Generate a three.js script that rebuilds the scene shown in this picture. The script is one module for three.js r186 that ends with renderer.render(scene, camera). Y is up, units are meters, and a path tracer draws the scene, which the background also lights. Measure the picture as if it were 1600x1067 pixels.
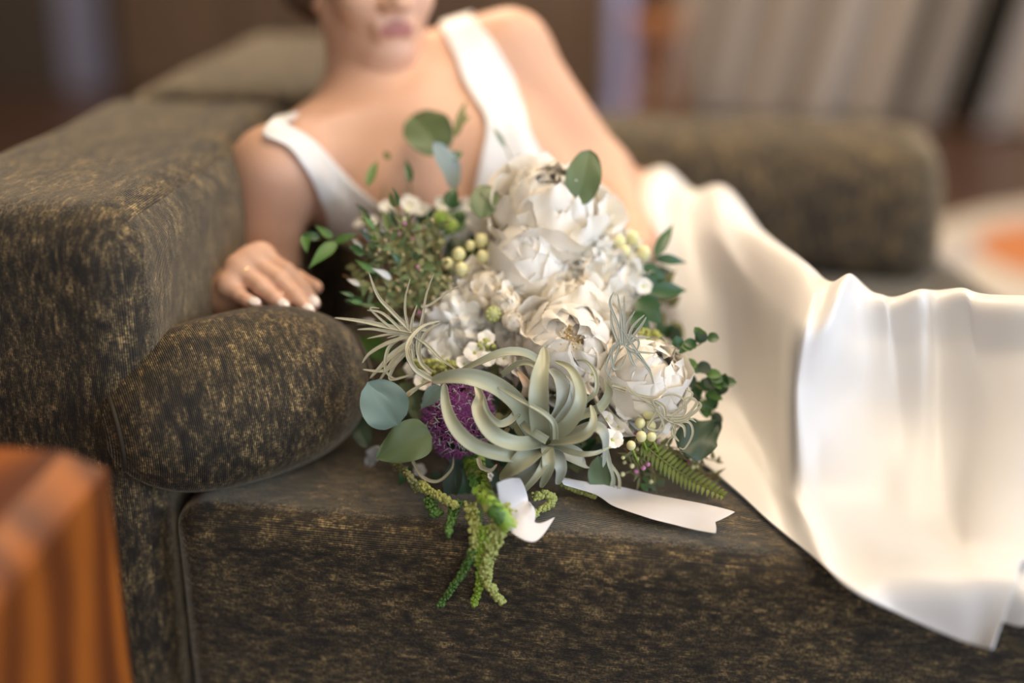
import * as THREE from 'three';
import { mergeGeometries } from 'three/addons/utils/BufferGeometryUtils.js';
import { RectAreaLightUniformsLib } from 'three/addons/lights/RectAreaLightUniformsLib.js';

// ---------------------------------------------------------------- camera, light, exposure
const scene = new THREE.Scene();
const V = (x, y, z) => new THREE.Vector3(x, y, z);
const FPX = 2222, EYE = V(0, 1.18, 0);
const camera = new THREE.PerspectiveCamera(2 * Math.atan(533.5 / FPX) * 180 / Math.PI, 1600 / 1067, 0.05, 40);
camera.position.copy(EYE);
const FWD = V(-0.16982, -0.36821, -0.9141).normalize(), RIGHT = V(0.98318, 0, -0.18265).normalize(), UP = V(0, 0, 0).crossVectors(RIGHT, FWD);
camera.up.copy(UP); camera.lookAt(EYE.clone().add(FWD)); camera.focus = 1.56; camera.userData.fStop = 0.66;
scene.background = new THREE.Color(0.02, 0.022, 0.026);
const renderer = new THREE.WebGLRenderer();
renderer.toneMapping = THREE.LinearToneMapping; renderer.toneMappingExposure = 0.92;
renderer.shadowMap.enabled = true;
RectAreaLightUniformsLib.init();
const WARM = new THREE.Color(1.0, 0.80, 0.58), COOL = new THREE.Color(0.62, 0.76, 1.0);
const LIGHT = { ceiling: 8.2, behind: 27, front: 0.9, window: 5.8, unseenWindowFront: 2.1, back: 14 };  // strengths of the unseen lamps and windows, all out of view

// ---------------------------------------------------------------- helpers
function rng(seed) { let a = seed >>> 0; return () => { a = (a + 0x6D2B79F5) >>> 0; let t = Math.imul(a ^ (a >>> 15), 1 | a); t = (t + Math.imul(t ^ (t >>> 7), 61 | t)) ^ t; return ((t ^ (t >>> 14)) >>> 0) / 4294967296; }; }
const ray = (x, y) => FWD.clone().addScaledVector(RIGHT, (x - 800) / FPX).addScaledVector(UP, (533.5 - y) / FPX);
const at = (x, y, d) => ray(x, y).multiplyScalar(d).add(EYE);                    // a picture position at a real depth
const onY = (x, y, h) => { const r = ray(x, y); return r.multiplyScalar((h - EYE.y) / r.y).add(EYE); };
const onZ = (x, y, z) => { const r = ray(x, y); return r.multiplyScalar((z - EYE.z) / r.z).add(EYE); };
const camDir = (r, u, b) => V(0, 0, 0).addScaledVector(RIGHT, r).addScaledVector(UP, u).addScaledVector(FWD, -b).normalize();
const clamp = (x, a, b) => Math.min(b, Math.max(a, x)), mix = (a, b, t) => a + (b - a) * t, sstep = (a, b, x) => { const t = clamp((x - a) / (b - a), 0, 1); return t * t * (3 - 2 * t); };
const used = {};
const numbered = (n) => { const k = used[n] = (used[n] ?? -1) + 1; return k ? n + '_' + String(k).padStart(3, '0') : n; };
function mesh(name, geo, mat, parent) { const m = new THREE.Mesh(geo, mat); m.name = name; m.castShadow = m.receiveShadow = true; parent.add(m); return m; }
function thing(name, label, category, pos = V(0, 0, 0), group) { const o = new THREE.Group(); o.name = numbered(name); o.position.copy(pos); o.userData = { label, category }; if (group) o.userData.group = group; scene.add(o); return o; }
function group(name, parent, label) { const o = new THREE.Group(); o.name = name; if (label) o.userData.label = label; parent.add(o); return o; }
function struct(name, geo, mat) { const m = mesh(name, geo, mat, scene); m.userData.kind = 'structure'; return m; }
function geoOf(pos, idx, uv, col) { const g = new THREE.BufferGeometry(); g.setAttribute('position', new THREE.Float32BufferAttribute(pos, 3)); if (uv) g.setAttribute('uv', new THREE.Float32BufferAttribute(uv, 2)); if (col) g.setAttribute('color', new THREE.Float32BufferAttribute(col, 3)); g.setIndex(idx); g.computeVertexNormals(); return g; }
const hash = (x, y, s) => { let h = Math.imul(x, 374761393) + Math.imul(y, 668265263) + Math.imul(s, 2147483647 ^ 0x5bd1e995) | 0; h = Math.imul(h ^ (h >>> 13), 1274126177); return ((h ^ (h >>> 16)) >>> 0) / 4294967296; };
function vnoise(x, y, px, py, s) {                                                // periodic value noise, 0..1
  const x0 = Math.floor(x), y0 = Math.floor(y), fx = x - x0, fy = y - y0, u = fx * fx * (3 - 2 * fx), v = fy * fy * (3 - 2 * fy);
  const a = ((x0 % px) + px) % px, b = (a + 1) % px, c = ((y0 % py) + py) % py, d = (c + 1) % py;
  return mix(mix(hash(a, c, s), hash(b, c, s), u), mix(hash(a, d, s), hash(b, d, s), u), v);
}
const n3 = (x, y, z) => { const f = (a, b, s) => vnoise(a + 1000, b + 1000, 4096, 4096, s) - .5; return f(x, y, 11) + f(y, z, 12) + f(z, x, 13); };
function texture(w, h, fn, srgb = true, metres = [1, 1]) {
  const a = new Uint8Array(w * h * 4);
  for (let j = 0; j < h; j++) for (let i = 0; i < w; i++) { const c = fn(i / w, j / h, i, j), k = (j * w + i) * 4; a[k] = clamp(c[0], 0, 1) * 255; a[k + 1] = clamp(c[1], 0, 1) * 255; a[k + 2] = clamp(c[2], 0, 1) * 255; a[k + 3] = 255; }
  const t = new THREE.DataTexture(a, w, h); t.wrapS = t.wrapT = THREE.RepeatWrapping; t.magFilter = THREE.LinearFilter; t.minFilter = THREE.LinearMipmapLinearFilter; if (srgb) t.colorSpace = THREE.SRGBColorSpace; t.repeat.set(1 / metres[0], 1 / metres[1]); t.needsUpdate = true; return t;
}
function boxUV(g, swap = false) {                                               // uv in metres, by the face's main direction
  g = g.index ? g.toNonIndexed() : g; const p = g.attributes.position, uv = new Float32Array(p.count * 2), a = V(), b = V(), c = V();
  for (let i = 0; i < p.count; i += 3) {
    a.fromBufferAttribute(p, i); b.fromBufferAttribute(p, i + 1); c.fromBufferAttribute(p, i + 2);
    const n = b.clone().sub(a).cross(c.clone().sub(a)), x = Math.abs(n.x), y = Math.abs(n.y), z = Math.abs(n.z);
    [a, b, c].forEach((q, k) => { let u, v; if (z >= x && z >= y) { u = q.x; v = q.y; } else if (x >= y) { u = q.z; v = q.y; } else { u = q.x; v = q.z; } uv[(i + k) * 2] = swap ? v : u; uv[(i + k) * 2 + 1] = swap ? u : v; });
  }
  g.setAttribute('uv', new THREE.BufferAttribute(uv, 2)); return g;
}
function softBox(x0, x1, y0, y1, z0, z1, r, seg = 26, swap = false, lump = 0) {   // upholstered block: rounded edges, slightly uneven faces
  const w = x1 - x0, h = y1 - y0, d = z1 - z0, g = new THREE.BoxGeometry(w, h, d, seg, seg, seg), p = g.attributes.position, q = V(), n = V();
  const warp = (t, half) => { const k = t / half; return half * Math.sign(k) * (1 - Math.pow(Math.max(0, 1 - Math.abs(k)), 1.7)); };
  const nor = g.attributes.normal;
  for (let i = 0; i < p.count; i++) {
    q.set(warp(p.getX(i), w / 2), warp(p.getY(i), h / 2), warp(p.getZ(i), d / 2));
    const c = V(clamp(q.x, -w / 2 + r, w / 2 - r), clamp(q.y, -h / 2 + r, h / 2 - r), clamp(q.z, -d / 2 + r, d / 2 - r));
    n.copy(q).sub(c); if (n.lengthSq() < 1e-12) n.fromBufferAttribute(nor, i); n.normalize();
    q.copy(c).addScaledVector(n, r); const mx = (x0 + x1) / 2 + q.x, my = (y0 + y1) / 2 + q.y, mz = (z0 + z1) / 2 + q.z;
    const b = lump * n3(mx * 7, my * 7, mz * 7); p.setXYZ(i, mx + n.x * b, my + n.y * b, mz + n.z * b); nor.setXYZ(i, n.x, n.y, n.z);
  }
  return boxUV(g, swap);
}
const crom = (a, b, c, d, t) => .5 * ((2 * b) + (-a + c) * t + (2 * a - 5 * b + 4 * c - d) * t * t + (-a + 3 * b - 3 * c + d) * t * t * t);
function spline(pts, t) {                                                        // Catmull-Rom through Vector3s or numbers
  const n = pts.length - 1, s = clamp(t, 0, 1) * n, i = Math.min(Math.floor(s), n - 1), f = s - i, P = (k) => pts[clamp(k, 0, n)];
  if (typeof pts[0] === 'number') return crom(P(i - 1), P(i), P(i + 1), P(i + 2), f);
  return V(crom(P(i - 1).x, P(i).x, P(i + 1).x, P(i + 2).x, f), crom(P(i - 1).y, P(i).y, P(i + 1).y, P(i + 2).y, f), crom(P(i - 1).z, P(i).z, P(i + 1).z, P(i + 2).z, f));
}
function sheet(fn, nu, nv, thick = 0, uvFn) {                                    // a surface fn(u, v) as a cloth of real thickness
  const pos = [], idx = [], uv = [], W = nu + 1, P = [];
  for (let j = 0; j <= nv; j++) for (let i = 0; i <= nu; i++) { const p = fn(i / nu, j / nv); P.push(p); pos.push(p.x, p.y, p.z); uv.push(...(uvFn ? uvFn(i / nu, j / nv) : [i / nu * .3, j / nv * .3])); }
  for (let j = 0; j < nv; j++) for (let i = 0; i < nu; i++) { const a = j * W + i, b = a + 1, c = a + W, d = c + 1; idx.push(a, c, b, b, c, d); }
  if (!thick) return geoOf(pos, idx, uv);
  const g = geoOf(pos, idx, uv), nn = g.attributes.normal, N = P.length;
  for (let k = 0; k < N; k++) { pos.push(P[k].x - nn.getX(k) * thick, P[k].y - nn.getY(k) * thick, P[k].z - nn.getZ(k) * thick); uv.push(uv[2 * k], uv[2 * k + 1]); }
  for (let k = 0, n = idx.length; k < n; k += 3) idx.push(idx[k] + N, idx[k + 2] + N, idx[k + 1] + N);
  const rim = []; for (let i = 0; i <= nu; i++) rim.push(i); for (let j = 1; j <= nv; j++) rim.push(j * W + nu); for (let i = nu - 1; i >= 0; i--) rim.push(nv * W + i); for (let j = nv - 1; j >= 0; j--) rim.push(j * W);
  for (let k = 0; k + 1 < rim.length; k++) { const a = rim[k], b = rim[k + 1]; idx.push(a, b, a + N, b, b + N, a + N); }
  return geoOf(pos, idx, uv);
}
function tube(pts, r0, r1, seg = 16, rad = 6, power = 1) {                       // a tapering stem or cord along points
  const pos = [], idx = []; let prev = null;
  for (let i = 0; i <= seg; i++) {
    const t = i / seg, p = spline(pts, t), q = spline(pts, Math.min(1, t + .01)).sub(spline(pts, Math.max(0, t - .01))).normalize();
    let n = prev ? prev.clone().addScaledVector(q, -prev.dot(q)) : (Math.abs(q.y) < .9 ? V(0, 1, 0) : V(1, 0, 0)).cross(q); n.normalize(); prev = n; const b = q.clone().cross(n), r = mix(r0, r1, Math.pow(t, power));
    for (let k = 0; k < rad; k++) { const a = k / rad * 2 * Math.PI; pos.push(p.x + r * (Math.cos(a) * n.x + Math.sin(a) * b.x), p.y + r * (Math.cos(a) * n.y + Math.sin(a) * b.y), p.z + r * (Math.cos(a) * n.z + Math.sin(a) * b.z)); }
  }
  for (let i = 0; i < seg; i++) for (let k = 0; k < rad; k++) { const a = i * rad + k, b = i * rad + (k + 1) % rad; idx.push(a, b, a + rad, b, b + rad, a + rad); }
  const c0 = pos.length / 3, e = spline(pts, 1); pos.push(pts[0].x, pts[0].y, pts[0].z, e.x, e.y, e.z);
  for (let k = 0; k < rad; k++) idx.push(c0, (k + 1) % rad, k, c0 + 1, seg * rad + k, seg * rad + (k + 1) % rad);
  return geoOf(pos, idx, new Array(pos.length / 3 * 2).fill(0));
}
const strip = (g) => { for (const k of Object.keys(g.attributes)) if (!['position', 'normal', 'uv'].includes(k)) g.deleteAttribute(k); return g; };
const join = (list) => mergeGeometries(list.map((g) => strip(g.index ? g.toNonIndexed() : g)));
function ball(p, r, sx = 1, sy = 1, sz = 1, w = 8, h = 6) { const g = new THREE.SphereGeometry(r, w, h); g.scale(sx, sy, sz); g.translate(p.x, p.y, p.z); return g; }
const basis = (y, hint) => { y = y.clone().normalize(); let x = hint.clone().addScaledVector(y, -hint.dot(y)); if (x.lengthSq() < 1e-6) x = V(1, .3, .2).addScaledVector(y, -y.x); x.normalize(); return new THREE.Matrix4().makeBasis(x, y, x.clone().cross(y)); };

// ---------------------------------------------------------------- materials
const std = (c, rough = .8, more = {}) => new THREE.MeshPhysicalMaterial({ color: new THREE.Color().setRGB(...c), roughness: rough, side: THREE.DoubleSide, ...more });
const fabricMap = texture(2048, 2048, (u, v) => {                                // ribbed chenille: fine threads, worn gold flecks, dark pile
  const big = vnoise(u * 24, v * 16, 24, 16, 1) * .32 + vnoise(u * 80, v * 52, 80, 52, 2) * .68;
  const fleck = vnoise(u * 560, v * 190, 560, 190, 3), slub = vnoise(u * 230, v * 80, 230, 80, 8), rib = .5 + .5 * Math.sin(u * 2 * Math.PI * 480), pick = vnoise(u * 500, v * 640, 500, 640, 4);
  const k = clamp((big - .5) * .55 + (slub - .5) * .65 + .45, 0, 1), g = clamp(k * (.22 + 1.15 * fleck * (.25 + .75 * rib)) * (.40 + 1.2 * pick), 0, 1);
  return [mix(.112, .70, g), mix(.093, .59, g), mix(.062, .39, g)];
});
const fabricBump = texture(1024, 1024, (u, v) => { const h = (.5 + .5 * Math.sin(u * 2 * Math.PI * 240)) * (.5 + .5 * vnoise(u * 240, v * 300, 240, 300, 5)); return [h, h, h]; }, false, [.5, .5]);
const M = {
  sofa: std([1, 1, 1], .82, { map: fabricMap, bumpMap: fabricBump, bumpScale: .0012, sheen: 1.2, sheenColor: new THREE.Color(.92, .80, .60), sheenRoughness: .38 }),
  skin: std([.64, .37, .242], .48, { vertexColors: true, sheen: .15, sheenColor: new THREE.Color(1, .7, .55) }),
  hair: std([.12, .065, .035], .5), lips: std([.46, .10, .13], .35), nail: std([.86, .74, .66], .22, { clearcoat: .6 }), eye: std([.8, .78, .75], .2), iris: std([.1, .06, .03], .2), gold: std([.85, .6, .28], .25, { metalness: 1 }),
  satin: std([.77, .745, .705], .42, { sheen: .4, sheenColor: new THREE.Color(1, .97, .93), sheenRoughness: .4 }),
  ribbon: std([.70, .675, .665], .38),
  petal: std([.94, .89, .79], .7, { transmission: .12, thickness: 0 }), petalWarm: std([.94, .865, .72], .7, { transmission: .12, thickness: 0 }), petalWhite: std([.93, .91, .84], .7, { transmission: .12, thickness: 0 }),
  greenHeart: std([.50, .54, .20], .7), stamen: std([.88, .68, .34], .6),
  airplant: std([.37, .385, .265], .42, { sheen: .6, sheenColor: new THREE.Color(.8, .85, .9), sheenRoughness: .5 }), airplantThin: std([.42, .39, .26], .55), airplantBlue: std([.36, .375, .305], .5), driedTip: std([.42, .30, .20], .7),
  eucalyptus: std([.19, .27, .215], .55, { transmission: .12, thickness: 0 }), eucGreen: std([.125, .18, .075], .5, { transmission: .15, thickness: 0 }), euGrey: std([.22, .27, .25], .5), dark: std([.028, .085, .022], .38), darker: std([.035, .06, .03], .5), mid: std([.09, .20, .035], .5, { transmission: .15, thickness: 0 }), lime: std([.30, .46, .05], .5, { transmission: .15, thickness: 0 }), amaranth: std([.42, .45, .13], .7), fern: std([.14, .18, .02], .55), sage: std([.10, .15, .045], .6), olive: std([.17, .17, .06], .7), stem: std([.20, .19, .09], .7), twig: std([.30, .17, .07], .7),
  berry: std([.74, .70, .36], .35), bud: std([.50, .52, .22], .5), purple: std([.30, .075, .26], .65), pink: std([.55, .22, .38], .6), pinkPale: std([.58, .36, .44], .7), dusty: std([.50, .50, .47], .8),
};

// ---------------------------------------------------------------- the room
const floorTex = texture(1024, 1024, (u, v) => { const pl = Math.floor(v * 8), g = vnoise(u * 12 + pl * 7, v * 260, 12, 260, 21) * .6 + vnoise(u * 60, v * 500, 60, 500, 22) * .4, t = hash(pl, 3, 5), k = .30 + .22 * g + .10 * t, e = (v * 8 % 1) < .02 ? .6 : 1; return [k * .62 * e, k * .45 * e, k * .37 * e]; }, true, [1.6, 1.0]);
const M_floor = std([1, 1, 1], .32, { map: floorTex });
function slab(x0, x1, y0, y1, z0, z1) { const g = new THREE.BoxGeometry(x1 - x0, y1 - y0, z1 - z0); g.translate((x0 + x1) / 2, (y0 + y1) / 2, (z0 + z1) / 2); return boxUV(g); }
struct('floor', slab(-4.2, 4.2, -.12, 0, -5.6, 2.6), M_floor);
struct('ceiling', slab(-4.2, 4.2, 2.7, 2.85, -5.6, 2.6), std([.62, .56, .48], .9));
const M_wall = std([.42, .34, .26], .9);
struct('wall_left', slab(-4.2, -4.05, 0, 2.7, -5.6, 2.6), M_wall);
struct('wall_back', slab(-4.2, 4.2, 0, 2.7, -5.75, -5.6), std([.035, .034, .028], .9));
struct('wall_front', join([slab(-4.2, .1, 0, 2.7, 2.6, 2.75), slab(3.1, 4.2, 0, 2.7, 2.6, 2.75), slab(.1, 3.1, 0, .5, 2.6, 2.75), slab(.1, 3.1, 2.4, 2.7, 2.6, 2.75)]), M_wall);
struct('wall_right', join([slab(4.05, 4.2, 0, .3, -5.6, 2.6), slab(4.05, 4.2, 2.5, 2.7, -5.6, 2.6), slab(4.05, 4.2, .3, 2.5, -5.6, -2.6), slab(4.05, 4.2, .3, 2.5, 1.6, 2.6)]), M_wall);
// a dark wood panelled wall behind the sofa, board by board
const woodDark = texture(512, 512, (u, v) => { const g = vnoise(u * 40, v * 5, 40, 5, 31) * .6 + vnoise(u * 120, v * 14, 120, 14, 32) * .4, k = .27 + .13 * g; return [k * 1.08, k * .86, k * .67]; }, true, [.8, 1.6]);
const M_panel = [0, 1, 2].map((i) => std([1 - .1 * i, 1 - .1 * i, 1 - .08 * i], .6, { map: woodDark }));
const panelWall = struct('wall_panelled', slab(-2.62, -.62, 0, 2.7, -5.5, -5.36), M_panel[2]);
for (let i = 0; i < 4; i++) mesh('panel', slab(-2.6 + i * .5, -2.6 + i * .5 + .485, .02, 2.69, -5.37, -5.33 + .004 * (i % 2)), M_panel[i % 3], panelWall);
struct('grey_blue_panel_1', slab(-2.86, -2.70, 0, 2.3, -5.5, -5.38), std([.20, .20, .27], .35));  // narrow grey-blue panel for the bluish upright strip beside the boards
mesh('panel_handle', new THREE.CapsuleGeometry(.012, .14, 4, 8).translate(-2.74, 1.02, -5.34), M.gold, scene.children[scene.children.length - 1]);
struct('wall_dark', slab(-4.05, -2.87, 0, 2.7, -5.5, -5.38), std([.055, .042, .032], .7));
struct('trim_1', slab(-.62, -.55, 0, 2.7, -5.5, -5.33), std([.36, .24, .12], .6));
// unseen tall window on the right, placed to give the cool side light
const win = struct('window_1', join([slab(4.07, 4.13, .3, .36, -2.6, 1.6), slab(4.07, 4.13, 2.44, 2.5, -2.6, 1.6), slab(4.07, 4.13, .3, 2.5, -2.6, -2.54), slab(4.07, 4.13, .3, 2.5, 1.54, 1.6), slab(4.07, 4.13, .3, 2.5, -.53, -.47)]), std([.7, .68, .64], .5));
const M_lit = new THREE.MeshStandardMaterial({ color: 0x222222, emissive: COOL, emissiveIntensity: 2 });
mesh('unseen_window_pane', slab(4.09, 4.11, .36, 2.44, -2.54, -.53), M_lit, win); mesh('unseen_window_pane', slab(4.09, 4.11, .36, 2.44, -.47, 1.54), M_lit, win);
function area(w, h, color, power, from, to) { const l = new THREE.RectAreaLight(color, power, w, h); l.position.copy(from); l.lookAt(to); scene.add(l); return l; }
area(4.1, 2.1, COOL, LIGHT.window, V(4.04, 1.4, -.5), V(0, 1.4, -.5));
const win2 = struct('window_2', join([slab(.1, 3.1, .5, .56, 2.64, 2.7), slab(.1, 3.1, 2.34, 2.4, 2.64, 2.7), slab(.1, .16, .5, 2.4, 2.64, 2.7), slab(3.04, 3.1, .5, 2.4, 2.64, 2.7), slab(1.57, 1.63, .5, 2.4, 2.64, 2.7)]), std([.7, .68, .64], .5));  // unseen window behind the camera, placed to light flowers and dress from the front
const DAY = new THREE.Color(.86, .92, 1), M_lit2 = new THREE.MeshStandardMaterial({ color: 0x222222, emissive: DAY, emissiveIntensity: 2 });
mesh('unseen_window_pane', slab(.16, 1.57, .56, 2.34, 2.66, 2.68), M_lit2, win2); mesh('unseen_window_pane', slab(1.63, 3.04, .56, 2.34, 2.66, 2.68), M_lit2, win2);
area(2.9, 1.8, DAY, LIGHT.unseenWindowFront, V(1.6, 1.45, 2.58), V(1.6, 1.45, 0));
// unseen warm ceiling fittings, placed for light from above: shallow square panels
function unseenCeilingLamp(x, z, s, power, label) {
  const o = thing('unseen_ceiling_lamp', label, 'lamp', V(x, 2.7, z)); mesh('frame', slab(-s / 2 - .04, s / 2 + .04, -.06, 0, -s / 2 - .04, s / 2 + .04), std([.3, .26, .2], .5), o);
  mesh('diffuser', slab(-s / 2, s / 2, -.075, -.06, -s / 2, s / 2), new THREE.MeshStandardMaterial({ color: 0x333333, emissive: WARM, emissiveIntensity: 3 }), o);
  area(s, s, WARM, power, V(x, 2.615, z), V(x, 0, z));
}
unseenCeilingLamp(.25, -1.75, 1.1, LIGHT.ceiling, 'unseen square warm ceiling light above the sofa, lights the bride and backrest');
unseenCeilingLamp(-1.0, -3.7, 1.0, LIGHT.behind, 'unseen square warm ceiling light behind the sofa, brightens the sofa tops');
unseenCeilingLamp(.5, .3, 1.2, LIGHT.front, 'unseen square warm ceiling light nearer the viewer, lights the flowers');
unseenCeilingLamp(1.2, -4.2, 1.0, LIGHT.back, 'unseen square warm ceiling light in front of the curtains, brightens the background');

// curtains: pleated panels with gaps of dark between them
const M_curtain = std([.51, .445, .38], .9, { transmission: .15, thickness: 0 });
function curtain(x0, x1, pleats, seed, label) {
  const o = thing('curtain', label, 'curtain', V(0, 0, 0)), r = rng(seed), ph = r() * 6, w = x1 - x0;
  const g = sheet((u, v) => { const y = .02 + v * 2.56, a = u * pleats * 2 * Math.PI + ph + .5 * Math.sin(u * 9 + seed), k = .75 + .25 * Math.sin(u * 17 + seed * 2); return V(x0 + u * w + .012 * Math.sin(a * 2) + .20 * (y - .5), y, -5.25 + .13 * k * Math.sin(a) + .01 * Math.sin(y * 3 + u * 12)); }, pleats * 24, 12, .003);
  mesh('cloth', g, M_curtain, o); mesh('heading', slab(x0 + .2, x1 + .24, 2.56, 2.62, -5.31, -5.19), M_curtain, o);
}
curtain(-.38, .12, 3, 3, 'leftmost taupe pleated curtain, beside the wooden stool');
curtain(.13, .52, 2, 5, 'taupe pleated curtain in the middle, left of the narrow dark gap');
curtain(.56, .68, 1, 7, 'narrow taupe curtain between the two dark gaps');
curtain(.82, 1.9, 5, 8, 'taupe curtain at the right edge beyond the widest dark gap');
const rail = thing('curtain_rail', 'dark straight rail that carries the taupe curtains', 'rail', V(0, 0, 0)); mesh('pole', slab(-.5, 2.2, 2.62, 2.66, -5.27, -5.23), M_panel[1], rail);
// a small wooden stool by the curtain
{ const o = thing('wooden_stool', 'small reddish brown wooden stool standing by the curtains behind the sofa', 'stool', V(-.41, 0, -4.92)); const m = std([.30, .12, .045], .5), md = std([.10, .04, .02], .6);
  const top = new THREE.CylinderGeometry(.105, .10, .06, 24, 2); top.translate(0, .41, 0); mesh('seat', top, m, o);
  const ap = new THREE.CylinderGeometry(.085, .085, .12, 20); ap.translate(0, .32, 0); mesh('dark_block', ap, md, o);  // darker brown block between the legs, below the seat
  for (let i = 0; i < 4; i++) { const a = i * Math.PI / 2 + .5, c = Math.cos(a), s = Math.sin(a); mesh('leg', tube([V(c * .07, .36, s * .07), V(c * .10, 0, s * .10)], .018, .014, 4, 8), m, o); } }
{ const o = thing('blue_grey_upright', 'slim blue grey upright strip at the end of the panelled wall', 'post', V(-.57, 0, -5.27)); mesh('pole', new THREE.CylinderGeometry(.04, .04, 2.2, 16).translate(0, 1.1, 0), std([.36, .38, .62], .4), o); mesh('base', new THREE.CylinderGeometry(.07, .075, .02, 24).translate(0, .01, 0), std([.3, .3, .4], .4), o); o.name = 'blue_grey_strip'; }  // plain blue-grey upright for the bluish strip at the wall end
// rug
{ const o = thing('rug', 'cream rug with a large orange brown circle on the floor right of the sofa', 'rug', V(1.25, 0, -3.45)); const wool = texture(256, 256, (u, v) => { const k = .66 + .10 * vnoise(u * 90, v * 90, 90, 90, 41); return [k, k * .95, k * .88]; }, true, [.3, .3]);
  const d = new THREE.CylinderGeometry(.95, .95, .012, 64); d.translate(0, .006, 0); mesh('pile', d, std([1, 1, 1], .95, { map: wool }), o);
  const c = new THREE.CylinderGeometry(.26, .26, .004, 48); c.translate(-.43, .014, -.35); mesh('circle', c, std([.42, .15, .05], .9), o);
  const shadow_ring = new THREE.RingGeometry(.76, .84, 64); shadow_ring.rotateX(-Math.PI / 2); shadow_ring.translate(0, .0135, 0); mesh('shadow_ring', shadow_ring, std([.34, .32, .32], .95), o); }  // grey ring laid on the pile as the darker shadow band

// ---------------------------------------------------------------- sofa
{ const o = thing('sofa', 'deep low sofa in mottled brown ribbed chenille with blocky arms', 'sofa');
  mesh('armrest', softBox(-.957, -.650, .06, .757, -1.915, -1.312, .055, 34, false, .004), M.sofa, o);
  mesh('corner_cushion', softBox(-.957, -.60, .40, .757, -2.50, -1.920, .06, 28, false, .004), M.sofa, o);
  mesh('backrest', softBox(-.66, .285, .40, .637, -2.52, -2.24, .075, 34, false, .006), M.sofa, o);
  const sg = softBox(-.636, .62, .07, .42, -2.50, -1.314, .035, 40, true, .003), sp = sg.attributes.position; for (let i = 0; i < sp.count; i++) sp.setX(i, sp.getX(i) - .376 * Math.max(0, -sp.getZ(i) - 1.6) * sstep(.2, .62, sp.getX(i)));
  mesh('seat', sg, M.sofa, o);
  mesh('back_frame', softBox(-.957, .22, .06, .41, -2.62, -2.505, .03, 16), M.sofa, o);
  for (const [x, z] of [[-.9, -1.37], [-.9, -2.55], [.5, -1.4], [.15, -2.55]]) { const l = new THREE.CylinderGeometry(.025, .02, .075, 12); l.translate(x, .0375, z); mesh('foot', l, M.darker, o); } }
// bolster: a soft oval pillow with stitched ends
{ const c = onY(372, 620, .518), ax = V(.80, .07, -.60).normalize();
  const o = thing('bolster_cushion', 'oval bolster cushion in mottled brown ribbed chenille leaning on the sofa arm', 'cushion', c);
  const L = .160, R = .098, prof = (t) => { const k = Math.abs(t); return R * Math.pow(Math.max(0, 1 - Math.pow(k, 2.6)), .5); };
  const B = basis(ax, V(0, 1, 0));
  const body = (() => { const g = sheet((u, v) => { const t = -1 + 2 * v, a = u * 2 * Math.PI, r = prof(t) * (1 + .025 * n3(Math.cos(a) * 2 + 5, Math.sin(a) * 2, t * 3) + (Math.abs(t) > .86 ? .02 * Math.sin(a * 13) * (Math.abs(t) - .86) / .14 : 0)); return V(Math.cos(a) * r, t * L, Math.sin(a) * r).applyMatrix4(B); }, 72, 60, 0, (u, v) => [v * 2 * L, u * 2 * Math.PI * R]); return g; })();
  mesh('cover', body, M.sofa, o);
  for (const s of [-1, 1]) { const t = .90 * s, r = prof(t) + .0005, pts = []; for (let k = 0; k <= 40; k++) { const a = k / 40 * 2 * Math.PI; pts.push(V(Math.cos(a) * r, t * L, Math.sin(a) * r).applyMatrix4(B)); } mesh('seam_piping', tube(pts, .0032, .0032, 80, 6), M.sofa, o); } }
// chunky wooden side table at the left front
{ const A = onY(164, 704, .62), Bq = onY(0, 892, .62), dir = Bq.clone().sub(A).setY(0).normalize(), back = V(dir.z, 0, -dir.x); if (back.x > 0) back.negate();
  const woodT = texture(1024, 1024, (u, v) => { const w = u + .05 * Math.sin(v * 6.28) + .05 * vnoise(u * 3, v * 2, 3, 2, 52), g = .5 + .5 * Math.sin(w * 2 * Math.PI * 4 + 7 * vnoise(u * 4, v * 2, 4, 2, 53)), f = vnoise(u * 220, v * 12, 220, 12, 54), k = clamp(.25 + .55 * g + .25 * (f - .5), 0, 1); return [mix(.24, .70, k), mix(.095, .39, k), mix(.035, .115, k)]; }, true, [.34, .5]);
  const o = thing('side_table', 'chunky polished orange brown wooden block table at the left front', 'table', V(0, 0, 0)), m = std([1, 1, 1], .3, { map: woodT, clearcoat: .5, clearcoatRoughness: .3 });
  const p0 = A, p1 = A.clone().addScaledVector(dir, .46), p2 = p1.clone().addScaledVector(back, .42), p3 = A.clone().addScaledVector(back, .42);
  const sh = new THREE.Shape([p0, p1, p2, p3].map((p) => new THREE.Vector2(p.x, -p.z)));
  const g = new THREE.ExtrudeGeometry(sh, { depth: .57, bevelEnabled: true, bevelThickness: .03, bevelSize: .026, bevelOffset: -.026, bevelSegments: 1, steps: 6 }); g.rotateX(-Math.PI / 2); g.translate(0, .03, 0);
  const pp = g.attributes.position; for (let i = 0; i < pp.count; i++) { const y = pp.getY(i), k = .012 * n3(pp.getX(i) * 6, y * 4, pp.getZ(i) * 6); pp.setX(i, pp.getX(i) + k); pp.setZ(i, pp.getZ(i) + k); }
  g.computeVertexNormals(); mesh('block', boxUV(g), m, o); }

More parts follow.
